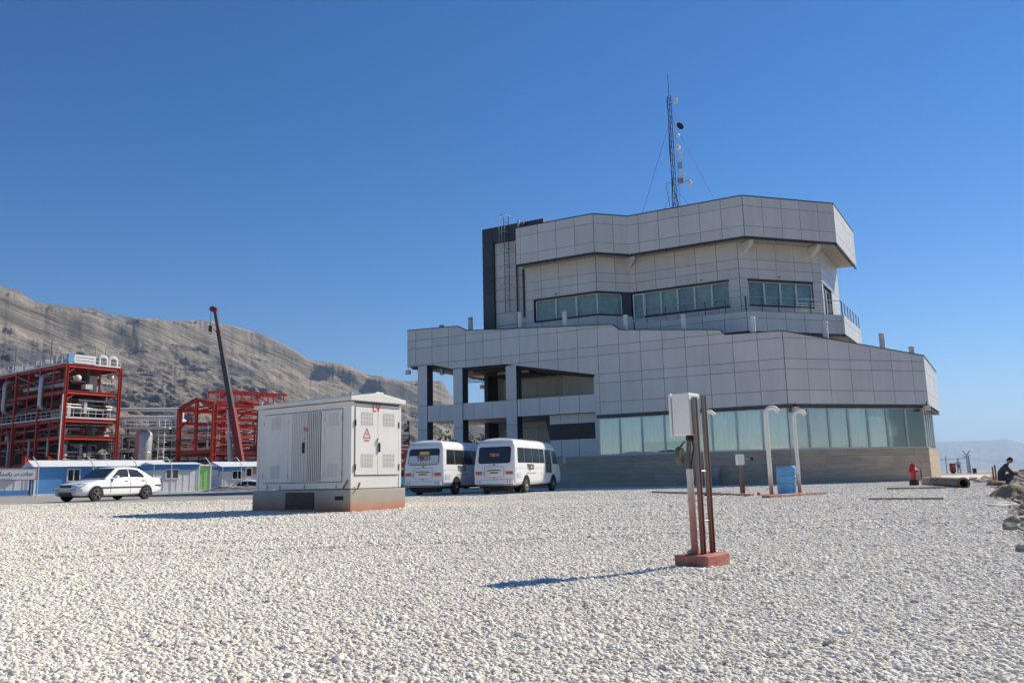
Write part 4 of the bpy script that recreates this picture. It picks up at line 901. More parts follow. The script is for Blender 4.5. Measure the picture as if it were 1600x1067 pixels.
# blue drum
def drum():
    b = gnd(1230, 772); t = thing('blue_drum', 'faded blue plastic drum standing between two gooseneck pipes', 'drum', (b.x, b.y, 0))
    t.rotation_euler = (0, radians(1.5), 0)
    MB().lathe([(.27, 0), (.30, .03), (.315, .25), (.315, .36), (.295, .375), (.295, .40), (.32, .415), (.325, .60), (.305, .615), (.305, .635), (.325, .65), (.325, .84), (.31, .92), (.29, .95), (.27, .95), (.26, .92), (.02, .92)], n=24).build('shell', 'blue_plastic', t)
    MB().lathe([(.302, .40), (.303, .415), (.302, .43)], n=24, cap=False).build('pale_scuff_band', 'sign_white', t)
    MB().lathe([(.04, .92), (.04, .955), (.01, .96)], (.15, 0, 0), 10).build('bung', 'blue_plastic', t)
drum()
def small_post():
    b = gnd(1161, 773); t = thing('terminal_post', 'short rusty post with a small white terminal box left of the goosenecks', 'post', (b.x, b.y, 0), radians(20))
    MB().box2((-.04, -.03, -.1), (.04, .03, 1.30)).build('post', 'post_steel', t); MB().box2((-.07, -.04, -.1), (.07, .05, .75)).build('post_sleeve', 'post_steel', t)
    b2 = MB().box2((-.24, -.16, 1.02), (.02, -.03, 1.38)).build('terminal_box', 'vent_white', t, bevel=.01); MB().box2((-.02, -.17, 1.04), (.03, -.02, 1.36)).build('box_side', 'sign_white', b2)
    MB().tube([(.03, 0, 1.22), (.5, .05, 1.22)], .012, 6).build('arm', 'steel_dark', t); MB().lathe([(.05, -.05), (.07, 0), (.05, .06)], (.52, .05, 1.22), 10).build('bell', 'black_plastic', t)
small_post()
# kerbs of the buried tank, rust stained
def kerb(p, q, w, h, lab, m='kerb_red'):
    p = Vector(p); q = Vector(q); z = min(ghs(p.x, p.y), ghs(q.x, q.y)); o = thing('kerb', lab, 'kerb', (p.x, p.y, z), atan2(q.y - p.y, q.x - p.x), 'low stained concrete kerbs')
    L_ = (q - p).length; n = max(1, int(L_ / 1.5))
    for k in range(n): MB().box2((L_ * k / n + .006, -w / 2, -.1), (L_ * (k + 1) / n - .006, w / 2, h + random.uniform(-.01, .012))).build('kerb_stone', m, o, bevel=.015)
kerb(gnd(1022, 770), gnd(1165, 775), .25, .09, 'long rust-stained kerb running behind the junction box stand')
kerb(gnd(1196, 779), gnd(1288, 773), .25, .10, 'rust-stained kerb at the foot of the near gooseneck and drum')
kerb(gnd(1168, 776), gnd(1200, 770), .22, .09, 'short red kerb end between terminal post and near gooseneck')
kerb(gnd(1357, 782), gnd(1474, 781), .2, .07, 'thin low kerb in the gravel nearest the right edge')
kerb(gnd(1388, 765), gnd(1476, 763), .25, .09, 'thin low kerb in front of the red hydrant', 'kerb_red')
# hydrant
def hydrant():
    b = gnd(1429, 758.5); t = thing('fire_hydrant', 'red pillar fire hydrant on a dark foot before the stone base', 'hydrant', (b.x, b.y, 0), radians(200))
    MB().lathe([(.19, -.1), (.20, .0), (.20, .20), (.17, .26)], n=14).build('foot', 'chassis', t)
    MB().lathe([(.11, .25), (.11, .72), (.15, .74), (.15, .78), (.12, .80), (.12, .88), (.09, .95), (.04, .97)], n=16).build('barrel', 'red_hydrant', t)
    for s in (-1, 1):
        MB().lathe([(.065, .08), (.065, .17), (.08, .17), (.08, .21), (.04, .22)] if s > 0 else [(.04, -.22), (.08, -.21), (.08, -.17), (.065, -.17), (.065, -.08)], (0, 0, .66), 12, 'x').build('outlet', 'red_hydrant', t)
    MB().lathe([(.03, .97), (.03, 1.02)], n=6).build('spindle_nut', 'red_hydrant', t)
    b = gnd(1441, 757.5); q = thing('steel_stake', 'thin rusty steel stake beside the red hydrant', 'stake', (b.x, b.y, 0)); MB().tube([(0, 0, -.1), (0, 0, .72)], .025, 6).build('rod', 'rust', q); MB().lathe([(.05, -.02), (.05, .02)], n=8).build('foot', 'rust', q)
hydrant()
# concrete pipes lying at the edge
def cpipe(p, q, r, lab, m='concrete'):
    p = Vector(p); q = Vector(q); t = thing('concrete_pipe', lab, 'pipe', (p.x, p.y, ghs(p.x, p.y)), atan2(q.y - p.y, q.x - p.x), 'pipes lying at the yard edge'); L_ = (q - p).length
    MB().lathe([(r * .75, 0), (r, 0), (r, L_), (r * .75, L_), (r * .75, 0)], (0, 0, r * .93), 18, 'x', cap=False).build('barrel', m, t)
    MB().lathe([(r * 1.0, -.02), (r * 1.09, 0), (r * 1.09, .14), (r * 1.0, .15)], (0, 0, r * .93), 18, 'x', cap=False).build('collar', 'rust' if m == 'pipe_old' else m, t)
cpipe(gnd(1507, 762), gnd(1462, 758.5), .20, 'dark concrete pipe with rusty end lying at the gravel edge', 'pipe_old')
cpipe(gnd(1457, 758), gnd(1446, 757.5), .19, 'short pale pipe stub left of the dark concrete pipe', 'plinth_stone')
bn = thing('grey_bin', 'grey round bin standing against the stone base', 'bin', (gnd(1110, 757).x * 1.28, gnd(1110, 757).y * 1.28 - .3, 0))
bn.location = C1 + dL * 4.4 - nLi * .45
MB().lathe([(.26, 0), (.30, .05), (.34, 1.0), (.36, 1.02), (.36, 1.06), (.3, 1.06)], n=18).build('shell', 'steel_grey', bn); MB().lathe([(.37, .96), (.37, 1.0)], n=18, cap=False).build('rim', 'galv', bn)

# ================================================================ MINIBUSES
HB = [(.0, .40), (.90, .40), (1.00, .46), (1.035, .62), (1.04, .95), (1.035, 1.34), (.965, 2.14), (.93, 2.30), (.84, 2.44), (.62, 2.53), (.30, 2.565), (0, 2.575)]
def xr(z): return float(np.interp(z, [.4, .55, 1.30, 2.25, 2.45, 2.575], [.05, 0, .0, .22, .36, .62]))
def xf(z): return float(np.interp(z, [.4, .6, 1.0, 1.30, 2.20, 2.42, 2.575], [6.85, 6.95, 6.93, 6.78, 6.15, 5.85, 5.4]))
def bus_side_y(z): return float(np.interp(z, [p[1] for p in HB], [p[0] for p in HB]))
def make_bus(label, loc, variant):
    t = thing('minibus', label, 'minibus', loc, radians(90 - 21), 'white minibuses parked by the portico')
    st = [(0, .90), (.006, .955), (.02, .985), (.05, 1), (.3, 1), (.6, 1), (.93, 1), (.965, .985), (.985, .95), (1, .86)]
    prof = [(-y, z) for y, z in HB] + [(y, z) for y, z in reversed(HB[:-1])]; k = len(prof); vs = []; fs = []
    for tt, w in st:
        for y, z in prof: vs.append((xr(z) + (xf(z) - xr(z)) * tt, y * w, z))
    for i in range(len(st) - 1):
        for j in range(k): a = i * k + j; b = i * k + (j + 1) % k; fs.append((a, b, b + k, a + k))
    h = k // 2
    for base, flip in ((0, False), ((len(st) - 1) * k, True)):
        for j in range(len(HB) - 1):
            q = (base + j, base + j + 1, base + (k - j - 1) % k if j > 0 else base + 0, base + (k - j) % k if j > 0 else base)
            L0, L1 = base + j, base + j + 1; R0 = base + (k - j) % k if j else base; R1 = base + k - j - 1
            f = [L0, L1, R1, R0] if j else [L0, L1, R1]
            if R1 == L1: f = [L0, L1, R0]
            fs.append(tuple(f if flip else f[::-1]))
    body = MB().add(vs, fs, True).build('body', 'bus_white', t, angle=50)
    bm = bmesh.new(); bm.from_mesh(body.data); bmesh.ops.recalc_face_normals(bm, faces=bm.faces); bm.to_mesh(body.data); bm.free()
    def side(s, xa, xb, za, zb, off, name, m, par, skew=(0, 0)):
        P = []
        for x, z in ((xa, za), (xb, za), (xb + skew[1], zb), (xa + skew[0], zb)): P.append(Vector((x, s * (bus_side_y(z) + .002), z)))
        return MB().prism(P, (0, s * off, 0)).build(name, m, par)
    # side glazing
    for s in (-1, 1):
        wins = [(.38, 1.30), (1.34, 2.36), (2.40, 3.42)] + ([(3.46, 4.16)] if s < 0 else [(3.46, 4.4), (4.44, 5.3)])
        for a, b in wins: side(s, a, b, 1.42, 2.11, .006, 'side_window', 'glass_tint', t, skew=(.12 if a < .5 else 0, 0))
        side(s, 5.42 if s < 0 else 5.42, 6.38, 1.38, 2.05, .006, 'cab_window', 'glass_tint', t, skew=(0, -.38))
        if s < 0:
            d = side(s, 4.28, 5.22, .62, 1.338, .004, 'door', 'bus_white', t)
            for xa_, xb_ in ((4.34, 4.70), (4.80, 5.16)):
                side(s, xa_, xb_, .95, 1.338, .009, 'door_glass', 'glass_tint', d); side(s, xa_, xb_, 1.342, 2.08, .009, 'door_glass', 'glass_tint', d)
            for xa_ in (4.25, 4.735, 5.225):
                side(s, xa_, xa_ + .025, .62, 1.338, .008, 'door_seal', 'black_plastic', d); side(s, xa_, xa_ + .025, 1.34, 2.13, .008, 'door_seal', 'black_plastic', d)
        side(s, .25, .75, .72, .95, .006, 'vent_grille', 'film_white', t) if s < 0 else None
        side(s, .12, 6.6, 1.16, 1.175, .004, 'trim_line', 'film_white', t)
    # rear window, framed in rubber
    def rear(ya, yb, za, zb, off, name, m, par, r=.0):
        n = 5 if r else 1; pts = []
        for cy, cz, a0 in ((yb - r, zb - r, 0), (ya + r, zb - r, pi / 2), (ya + r, za + r, pi), (yb - r, za + r, 1.5 * pi)):
            for i in range(n):
                a = a0 + (pi / 2) * i / max(1, n - 1) if r else 0
                pts.append((cy + r * cos(a), cz + r * sin(a)))
        wfun = lambda z: 1
        P = [Vector((xr(z) - .001 - (.003 if off > .009 else 0), y, z)) for y, z in pts]
        return MB().prism(P, (-off, 0, 0)).build(name, m, par)
    rw_ = rear(-.80, .80, 1.40, 2.16, .007, 'rear_window_seal', 'black_plastic', t, .12)
    rear(-.77, .77, 1.43, 2.13, .012, 'rear_window', 'glass_tint', rw_, .10)
    if variant == 'film':
        rear(-.765, .765, 1.435, 1.84, .018, 'window_film', 'film_white', rw_, .05)
        sg = rear(-.26, .24, 1.88, 2.03, .018, 'window_sign', 'plate_yellow', rw_)
        textmesh('lettering', 'TEJCO', .25, 'text_dark', rw_, (Vector((xr(1.73) - .032, 0, 1.72)), (0, -1, 0), (.22, 0, 1)), .001, .012)
        for k, (a, b, z) in enumerate(((-.35, .38, 1.60), (-.72, -.3, 1.50), (-.2, .2, 1.50), (.28, .72, 1.50))): rear(a, b, z, z + .012, .020, 'caption_line', 'text_dark', rw_)
    else:
        textmesh('lettering', 'TEJCO', .16, 'text_orange', rw_, (Vector((xr(1.78) - .026, 0, 1.78)), (0, -1, 0), (.22, 0, 1)), .001, .01)
        
    # tail gate, handle, plate, lamps, bumper
    for a, b, c, e in ((-.47, .47, 1.25, 1.262), (-.47, .47, .78, .79), (-.476, -.464, .78, 1.26), (.464, .476, .78, 1.26)): rear(a, b, c, e, .004, 'gate_seam', 'black_plastic', t)
    hd = MB()
    for k in range(8):
        y = -.30 + .6 * k / 7; hd.box((-.02, y, 1.075 + .02 * (1 - ((k - 3.5) / 3.5) ** 2)), (.03, .09, .035))
    hd.build('gate_handle', 'black_plastic', t)
    pl_ = rear(-.22, .22, .93, 1.02, .012, 'number_plate', 'plate_yellow', t)
    for k in range(6): rear(-.18 + .06 * k, -.145 + .06 * k, .95, 1.0, .016, 'plate_mark', 'text_dark', pl_)
    for s in (-1, 1):
        a, b = sorted((s * .50, s * .92)); rear(a, b, .885, 1.035, .016, 'tail_lamp', 'lamp_red', t)
        a, b = sorted((s * .60, s * .90)); rear(a, b, .89, .945, .019, 'turn_lens', 'lamp_orange', t)
        a, b = sorted((s * .51, s * .59)); rear(a, b, .895, 1.025, .019, 'reverse_lens', 'lamp_clear', t)
    bu = MB().box2((-.07, -.95, .46), (.05, .95, .66)).build('bumper', 'bus_white', t, bevel=.03)
    for y in (-.80, -.68, .68, .80): MB().lathe([(.035, 0), (.03, .012)], (-.082, y, .57), 10, 'x').build('reflector', 'lamp_red' if abs(y) < .7 else 'lamp_orange', bu)
    MB().box2((-.02, -.93, .42), (.0, .93, .462)).build('bumper_lip', 'steel_dark', bu)
    MB().box2((.02, -.03, 1.30), (-.012, .03, 1.36)).build('wiper_hub', 'black_plastic', t); MB().box2((-.01, -.02, .70), (-.02, .02, .76)).build('lock', 'black_plastic', t)
    # underside
    ch = MB().box2((.15, -.80, .30), (6.6, .80, .42)).build('chassis', 'chassis', t)
    MB().box2((.12, -.65, .14), (.7, .60, .32)).build('spare_carrier', 'chassis', ch); MB().tube([(1.45, -.8, .38), (1.45, .8, .38)], .07, 10).build('axle', 'chassis', ch); MB().tube([(.05, -.3, .26), (.9, -.3, .28)], .035, 8).build('exhaust', 'chassis', ch)
    MB().tube([(.3, -.78, .2), (.3, .5, .2)], .03, 8).build('tow_bar', 'chassis', ch)
    for x in (1.45, 5.45):
        for s in (-1, 1):
            arch = MB().lathe([(.47, 0), (.47, .006), (.02, .006)] if s > 0 else [(.02, -.006), (.47, -.006), (.47, 0)], (x, s * 1.036, .43), 22, 'y'); arch = MB()
            vs = [(x + .47 * cos(a), s * 1.05, .40 + .47 * sin(a)) for a in np.linspace(0, pi, 17)]
            arch.prism(vs, (0, -s * .12, 0)); arch.build('wheel_arch', 'black_plastic', t)
            w = MB().lathe([(.22, -.1), (.34, -.1), (.38, -.07), (.385, 0), (.38, .07), (.34, .1), (.22, .1)], (x, s * .95, .385), 24, 'y').build('wheel', 'rubber', t)
            o_ = s * .10
            MB().lathe(sorted([(.23, o_ * .9), (.20, o_ * 1.06), (.17, o_ * .75), (.09, o_ * .8), (.08, o_ * 1.08), (.02, o_ * 1.1)], key=lambda p: p[1] * (-s), reverse=False) if False else [(.23, -o_ * .9), (.20, -o_ * 1.06), (.17, -o_ * .75), (.09, -o_ * .8), (.08, -o_ * 1.08), (.02, -o_ * 1.1)], (x, s * .95, .385), 18, 'y').build('rim', 'rim_dusty', w)
    # mirrors
    for s in (-1, 1):
        mi = MB().tube([(6.2, s * .98, 1.72), (6.45, s * 1.22, 1.78), (6.5, s * 1.28, 1.7)], .015, 6).build('mirror_arm', 'black_plastic', t); MB().box((6.5, s * 1.30, 1.58), (.08, .2, .34)).build('mirror', 'steel_grey', mi, bevel=.03)
    # front: windscreen, lamps
    P = [Vector((xf(z) + .012, y, z)) for y, z in ((-.80, 1.36), (.80, 1.36), (.74, 2.12), (-.74, 2.12))]; MB().prism(P, (.006, 0, .004)).build('windscreen', 'glass_tint', t)
    for s in (-1, 1): MB().box((6.95, s * .68, .88), (.05, .34, .2)).build('headlamp', 'lamp_clear', t)
    MB().box2((6.9, -.92, .45), (7.03, .92, .66)).build('front_bumper', 'steel_grey', t, bevel=.03)
    # company lettering on the right side
    zc = 1.22
    textmesh('lettering', 'TEJCO', .33, 'text_dark', t, (Vector((2.05, -(bus_side_y(zc) + .014), zc)), (1, 0, 0), (0, 0, 1)), .001, .014)
    for a, b, z in ((1.5, 2.0, .93), (2.05, 2.35, .93), (2.4, 2.8, .93)): side(-1, a, b, z, z + .016, .010, 'caption_line', 'text_dark', t)
    side(-1, 3.55, 3.60, .45, .95, .008, 'scrape', 'black_plastic', t, skew=(.1, .1))
    lt = MB().lathe([(.07, 0), (.07, .06), (.03, .1)], (3.6, .0, 2.57), 10).build('roof_beacon', 'black_plastic', t)
    return t
make_bus('white minibus with dark rear window and orange lettering, nearer the building', (-.95, 36.9, 0), 'dark')
make_bus('white minibus with pale lettered film across its rear window, nearer the cabinet', (-4.28, 37.6, 0), 'film')

# ================================================================ SEDANS
def make_car(label, loc, rz, group='white sedans on the site'):
    t = thing('sedan', label, 'car', loc, rz, group)
    #      x    w    zb   zt   (front at 0)
    S_ = [(.00, .58, .34, .58), (.05, .68, .27, .66), (.16, .76, .24, .71), (.45, .82, .23, .76), (1.0, .845, .22, .85), (1.36, .85, .21, .91), (2.0, .855, .21, .935), (2.8, .855, .21, .95), (3.5, .85, .22, .965), (3.95, .835, .24, .975), (4.25, .80, .28, .965), (4.40, .76, .32, .93), (4.47, .68, .36, .86)]
    vs = []; fs = []; K_ = 11
    for x, w, zb, zt in S_:
        half = [(0, zb), (w * .86, zb), (w * .97, zb + .07), (w, zb + .22), (w * .995, zt - .22), (w * .965, zt - .07), (w * .90, zt - .015)]
        sec = [(y, z) for y, z in half] + [(w * .45, zt + .012), (0, zt + .018)]
        full = sec + [(-y, z) for y, z in reversed(sec[1:-1])]; K_ = len(full)
        for y, z in full: vs.append((x, y, z))
    for i in range(len(S_) - 1):
        for j in range(K_): a = i * K_ + j; b = i * K_ + (j + 1) % K_; fs.append((a, b, b + K_, a + K_))
    fs.append(tuple(range(K_))); fs.append(tuple(range(len(S_) * K_ - 1, (len(S_) - 1) * K_ - 1, -1)))
    body = MB().add(vs, fs, True).build('body', 'car_white', t, angle=42)
    bm = bmesh.new(); bm.from_mesh(body.data); bmesh.ops.recalc_face_normals(bm, faces=bm.faces); bm.to_mesh(body.data); bm.free()
    G = [(1.28, .74, .72, .92), (1.60, .775, .70, 1.14), (1.98, .785, .60, 1.375), (2.20, .785, .585, 1.415), (2.65, .785, .58, 1.43), (3.05, .785, .575, 1.405), (3.25, .78, .585, 1.355), (3.62, .77, .67, 1.14), (3.92, .72, .70, .965)]
    vs = []; fs = []
    for x, wb, wt, zt in G:
        zb = .90; f_ = (zt - zb) / .52; wtt = wb + (.575 - wb) * min(1, max(.02, f_))
        sec = [(wb, zb), (wtt + .012, zt - .04 * f_), (wtt - .06, zt), (0, zt + .022 * f_)]
        full = sec + [(-y, z) for y, z in reversed(sec[:-1])]; K_ = len(full)
        for y, z in full: vs.append((x, y, z))
    for i in range(len(G) - 1):
        for j in range(K_ - 1): a = i * K_ + j; fs.append((a, a + 1, a + 1 + K_, a + K_))
    gh_ = MB().add(vs, fs, True).build('cabin', 'car_white', t, angle=40)
    bm = bmesh.new(); bm.from_mesh(gh_.data); bmesh.ops.recalc_face_normals(bm, faces=bm.faces); bm.to_mesh(gh_.data); bm.free()
    def sy(z): return .785 + (.575 - .785) * (z - .90) / .52 + .012
    for s in (-1, 1):
        def sw(pts, name, m='glass_tint', off=.012, par=gh_): return MB().prism([Vector((x, s * sy(z), z)) for x, z in pts], (0, s * off, 0)).build(name, m, par)
        sw([(1.62, .985), (2.52, .985), (2.54, 1.34), (2.05, 1.32)], 'front_side_window'); sw([(2.60, .985), (3.40, .985), (3.30, 1.12), (3.08, 1.29), (2.61, 1.34)], 'rear_side_window')
        for x in (1.50, 2.56, 3.44):
            MB().box2((x - .004, s * .853, .32), (x + .004, s * .860, .93)).build('door_seam', 'cabinet_gap', t)
        for x in (2.34, 3.28): MB().box((x, s * .862, .845), (.17, .02, .03)).build('door_handle', 'black_plastic', t)
        MB().box2((1.02, s * .853, .53), (3.52, s * .872, .58)).build('rub_strip', 'black_plastic', t); MB().box2((3.98, s * .80, .60), (4.44, s * .838, .64)).build('rear_rub_strip', 'black_plastic', t)
        mi = MB().box((1.72, s * .92, 1.0), (.12, .16, .11)).build('mirror', 'car_white', t, bevel=.03); MB().box((1.72, s * .86, .955), (.07, .1, .05)).build('mirror_foot', 'black_plastic', mi)
        MB().prism([(.035, s * .34, .60), (.035, s * .66, .60), (.10, s * .76, .62), (.34, s * .80, .70), (.20, s * .62, .735), (.05, s * .34, .70)], (-.012, s * .012, .012)).build('headlamp', 'lamp_clear', t)
        MB().box2((4.46, s * .40, .70), (4.40, s * .76, .90)).build('tail_lamp', 'lamp_red', t)
        for x in (.78, 3.45):
            MB().prism([(x + .345 * cos(a), s * .868, .30 + .345 * sin(a)) for a in np.linspace(-.25, pi + .25, 19)], (0, -s * .2, 0)).build('wheel_arch', 'black_plastic', t)
            w = MB().lathe([(.2, -.09), (.28, -.09), (.305, -.06), (.31, 0), (.305, .06), (.28, .09), (.2, .09)], (x, s * .79, .31), 26, 'y').build('wheel', 'rubber', t)
            o_ = -s * .085
            MB().lathe([(.205, o_), (.195, o_ * 1.1), (.185, o_ * .6), (.02, o_ * .6)], (x, s * .79, .31), 22, 'y', cap=False).build('rim', 'rim_dusty', w)
            for q in range(5):
                a = 2 * pi * q / 5 + .3; MB().beam((x + .03 * cos(a), s * .79 - o_ * 1.02, .31 + .03 * sin(a)), (x + .19 * cos(a), s * .79 - o_ * 1.05, .31 + .19 * sin(a)), .085, .02).build('spoke', 'rim', w)
            MB().lathe([(.045, o_ * .6), (.04, o_ * 1.12), (.01, o_ * 1.15)], (x, s * .79, .31), 12, 'y').build('hub', 'rim', w)
    MB().prism([(1.34, -.66, .965), (1.34, .66, .965), (1.93, .545, 1.352), (1.93, -.545, 1.352)], (-.014, 0, .02)).build('windscreen', 'glass_tint', gh_)
    MB().prism([(3.84, -.62, 1.02), (3.84, .62, 1.02), (3.30, .53, 1.335), (3.30, -.53, 1.335)], (.014, 0, .02)).build('rear_window', 'glass_tint', gh_)
    MB().box2((-.03, -.30, .58), (.04, .30, .69)).build('grille', 'black_plastic', t); MB().box2((-.045, -.60, .42), (.06, .60, .57)).build('front_bumper', 'car_white', t, bevel=.03)
    MB().box2((-.055, -.62, .475), (-.04, -.28, .51)).build('bumper_strip', 'black_plastic', t); MB().box2((-.055, .28, .475), (-.04, .62, .51)).build('bumper_strip', 'black_plastic', t)
    MB().box2((-.035, -.34, .25), (.05, .34, .38)).build('air_intake', 'black_plastic', t); np_ = MB().box2((-.062, -.25, .43), (-.05, .25, .52)).build('number_plate', 'film_white', t)
    MB().box2((4.40, -.66, .40), (4.53, .66, .58)).build('rear_bumper', 'car_white', t, bevel=.03)
    MB().box2((.5, -.7, .17), (4.0, .7, .26)).build('underbody', 'chassis', t)
    MB().tube([(2.1, 0, 1.43), (2.0, 0, 1.62)], .006, 4).build('aerial', 'black_plastic', t)
    return t
_cp = atY(101, 783, 33.3)
_car = make_car('white sedan parked on the road before the blue cabins', (_cp.x, _cp.y, 0), radians(90 - 20))
_car.location.z = ghs(_cp.x + 1, _cp.y + 2)

# ================================================================ RED PROCESS MODULES (left)
def ub(par, p, q, w, h=None, name='beam', m='red_steel'):
    """I-section beam: two flanges and a web"""
    h = h or w; p = Vector(p); q = Vector(q); d = (q - p).normalized(); u = Vector((0, 0, 1)) if abs(d.z) < .9 else Vector((1, 0, 0))
    x = d.cross(u).normalized(); z = x.cross(d).normalized(); mb = MB()
    mb.beam(p + z * h * .46, q + z * h * .46, w, h * .09); mb.beam(p - z * h * .46, q - z * h * .46, w, h * .09); mb.beam(p, q, w * .14, h * .82)
    return mb.build(name, m, par)
def railing(par, p, q, h=1.1, n=None, m='rail_white'):
    p = Vector(p); q = Vector(q); L_ = (q - p).length; n = n or max(1, int(L_ / 1.6))
    r = MB().tube([p + UP * h, q + UP * h], .045, 5).build('handrail', m, par)
    MB().tube([p + UP * h * .55, q + UP * h * .55], .035, 5).build('knee_rail', m, r); MB().beam(p + UP * .12, q + UP * .12, .03, .22).build('toe_board', m, r)
    mb = MB()
    for k in range(n + 1): MB().beam(p.lerp(q, k / n), p.lerp(q, k / n) + UP * h, .05).build('post', m, r)
    return r
def elbow_pipe(par, pts, r, m, name='pipe'):
    """pipe through points with rounded corners"""
    P = [Vector(p) for p in pts]; out = [P[0]]
    for i in range(1, len(P) - 1):
        a = (P[i - 1] - P[i]); b = (P[i + 1] - P[i]); k = min(r * 2.2, a.length * .45, b.length * .45); a.normalize(); b.normalize()
        p0 = P[i] + a * k; p2 = P[i] + b * k
        for t in np.linspace(0, 1, 5): out.append(p0 * (1 - t) ** 2 + P[i] * 2 * t * (1 - t) + p2 * t * t)
    out.append(P[-1]); return MB().tube(out, r, 10).build(name, m, par)
def hvessel(par, c, L_, r, m, axis='x'):
    prof = [(.02, -L_ / 2 - r * .5), (r * .6, -L_ / 2 - r * .38), (r * .95, -L_ / 2 - r * .1), (r, -L_ / 2), (r, L_ / 2), (r * .95, L_ / 2 + r * .1), (r * .6, L_ / 2 + r * .38), (.02, L_ / 2 + r * .5)]
    return MB().lathe(prof, c, 16, axis).build('vessel', m, par)
def clutter(par, x0, x1, y0, y1, z0, z1, n, seed, dark=0.2):
    R = random.Random(seed)
    for k in range(n):
        ax = R.random(); r = R.choice([.05, .07, .09, .12, .16]); m = R.choice(['pipe_silver', 'pipe_silver', 'pipe_white', 'pipe_white', 'pipe_dark', 'pipe_dark', 'red_steel'])
        if R.random() < dark: m = R.choice(['pipe_dark', 'pipe_dark', 'red_steel'])
        x, y, z = R.uniform(x0, x1), R.uniform(y0, y1), R.uniform(z0 + .3, z1 - .4)
        if ax < .4:
            xe = min(x1, x + R.uniform(2, 7)); z2 = min(z1 - .2, max(z0 + .1, z + R.uniform(-1.6, 1.6))); elbow_pipe(par, [(x, y, z), (xe, y, z), (xe, y, z2)], r, m)
        elif ax < .75:
            ye = min(y1, y + R.uniform(2, 9)); z2 = min(z1 - .2, max(z0 + .1, z + R.uniform(-1.6, 1.6))); elbow_pipe(par, [(x, y, z), (x, ye, z), (x, ye, z2)], r, m)
        elif ax < .92: MB().tube([(x, y, z0), (x, y, z1)], r, 8).build('pipe', m, par)
        else: MB().box((x, y, z0 + .6), (R.uniform(.4, 1.2), R.uniform(.4, 1.4), R.uniform(.7, 1.2))).build('skid_and_backing', R.choice(['pipe_silver', 'pipe_white', 'pipe_dark', 'red_steel']), par)
def module_a():
    b = atY(92, 757, 118); t = thing('process_module', 'tall open red steel process module packed with pipework, at the far left', 'steel structure', (b.x, b.y, 0), radians(90 - 35), 'red process modules')
    W, Lm = 8.2, 46.0; LV = [0, 4.2, 8.1, 10.7, 14.9, 18.9]
    xs = [0, W]; ys = [0, 8, 16, 24, 32, 40, 46]
    for x in xs:
        for y in ys: ub(t, (x, y, -.5), (x, y, 18.9), .42, .42, 'column')
    for y in ys[1:]: ub(t, (W / 2, y, -.5), (W / 2, y, 18.9), .3, .3, 'column')
    for z in LV[1:]:
        for x in xs:
            for a, c in zip(ys[:-1], ys[1:]): ub(t, (x, a + .22, z - .25), (x, c - .22, z - .25), .3, .5)
        for y in ys: ub(t, (.22, y, z - .25), (W - .22, y, z - .25), .3, .5)
        if z > 5:
            MB().box2((.1, .1, z + .004), (W - .1, Lm - .1, z + .05)).build('deck', 'deck', t)
            for y in range(2, 46, 4): MB().beam((0.2, y, z - .3), (W - .2, y, z - .3), .12, .28).build('joist', 'red_steel', t)
    for a, c, z0, z1 in ((0, 8, 0, 4.2), (8, 16, 4.2, 8.1), (16, 24, 8.1, 14.9), (24, 32, 0, 8.1)):
        ub(t, (0, a, z0), (0, c, z1), .2, .2, 'brace'); ub(t, (W, a, z0), (W, c, z1), .2, .2, 'brace')
    for a, z in ((0, 14.9), (0, 18.9), (W, 18.9)):       # knee braces on the lit end
        s = 1 if a == 0 else -1; ub(t, (a + s * .25, 0, z - 1.3), (a + s * 1.3, 0, z - .5), .16, .16, 'knee_brace')
    railing(t, (0.15, -.05, 18.95), (W - .1, -.05, 18.95), 1.3); railing(t, (-.05, .1, 18.95), (-.05, 45, 18.95), 1.3); railing(t, (.2, -.1, 10.75), (W - .2, -.1, 10.75), 1.5, 7)
    railing(t, (-.1, .2, 10.75), (-.1, 40, 10.75), 1.2)
    bn_ = MB().box2((.9, -.16, 19.1), (4.1, -.10, 20.35)).build('banner', 'sign_white', t)
    for z in (19.45, 19.9): MB().box2((1.1, -.175, z), (3.9, -.162, z + .08)).build('banner_line', 'pipe_dark', bn_)
    MB().box2((.0, -.12, 19.2), (.8, .5, 20.4)).build('cooler_box', 'blue_plastic', t)
    for x, y in ((5.2, 1.2), (6.8, 1.2)):                  # arched vent elbows on top
        elbow_pipe(t, [(x, y, 18.9), (x, y, 20.6), (x + 1.2, y, 20.6), (x + 1.2, y, 18.9)], .33, 'pipe_white')
        MB().tube([(x, y + 1, 18.9), (x, y + 1, 22.4)], .07, 6).build('vent_pipe', 'pipe_silver', t)
    for y in (3, 9, 20, 33): hvessel(t, (2.2, y + 1, 19.9), 2.4, .8, 'pipe_silver', 'x')
    for y in (5, 11, 15, 19, 26): MB().box2((.6, y, 18.95), (1.8, y + .9, 20.0 + (y % 3) * .3)).build('instrument_box', 'pipe_silver', t)
    # big pipes that show on the shaded long side
    for y in (19.5, 7.2):
        elbow_pipe(t, [(3.5, y, 17.7), (-.25, y, 17.7), (-.25, y, 12.6), (2.5, y, 12.2)], .36, 'pipe_silver')
    for y0_, y1_, z, r in ((2, 15, 16.0, .42), (16, 30, 14.2, .45), (3, 44, 9.4, .22), (6, 40, 6.6, .25), (1, 30, 3.3, .35), (10, 44, 12.3, .3)):
        MB().tube([(.9, y0_, z), (.9, y1_, z)], r, 12).build('header_pipe', 'pipe_silver', t)
    for y in (10.5, 17.5, 4.5): MB().tube([(.1, y, -.3), (.1, y, 8)], .16, 8).build('riser', 'pipe_white', t)
    MB().tube([(-.55, -.4, -.3), (-.55, -.4, 14.2)], .10, 8).build('riser', 'pipe_white', t)
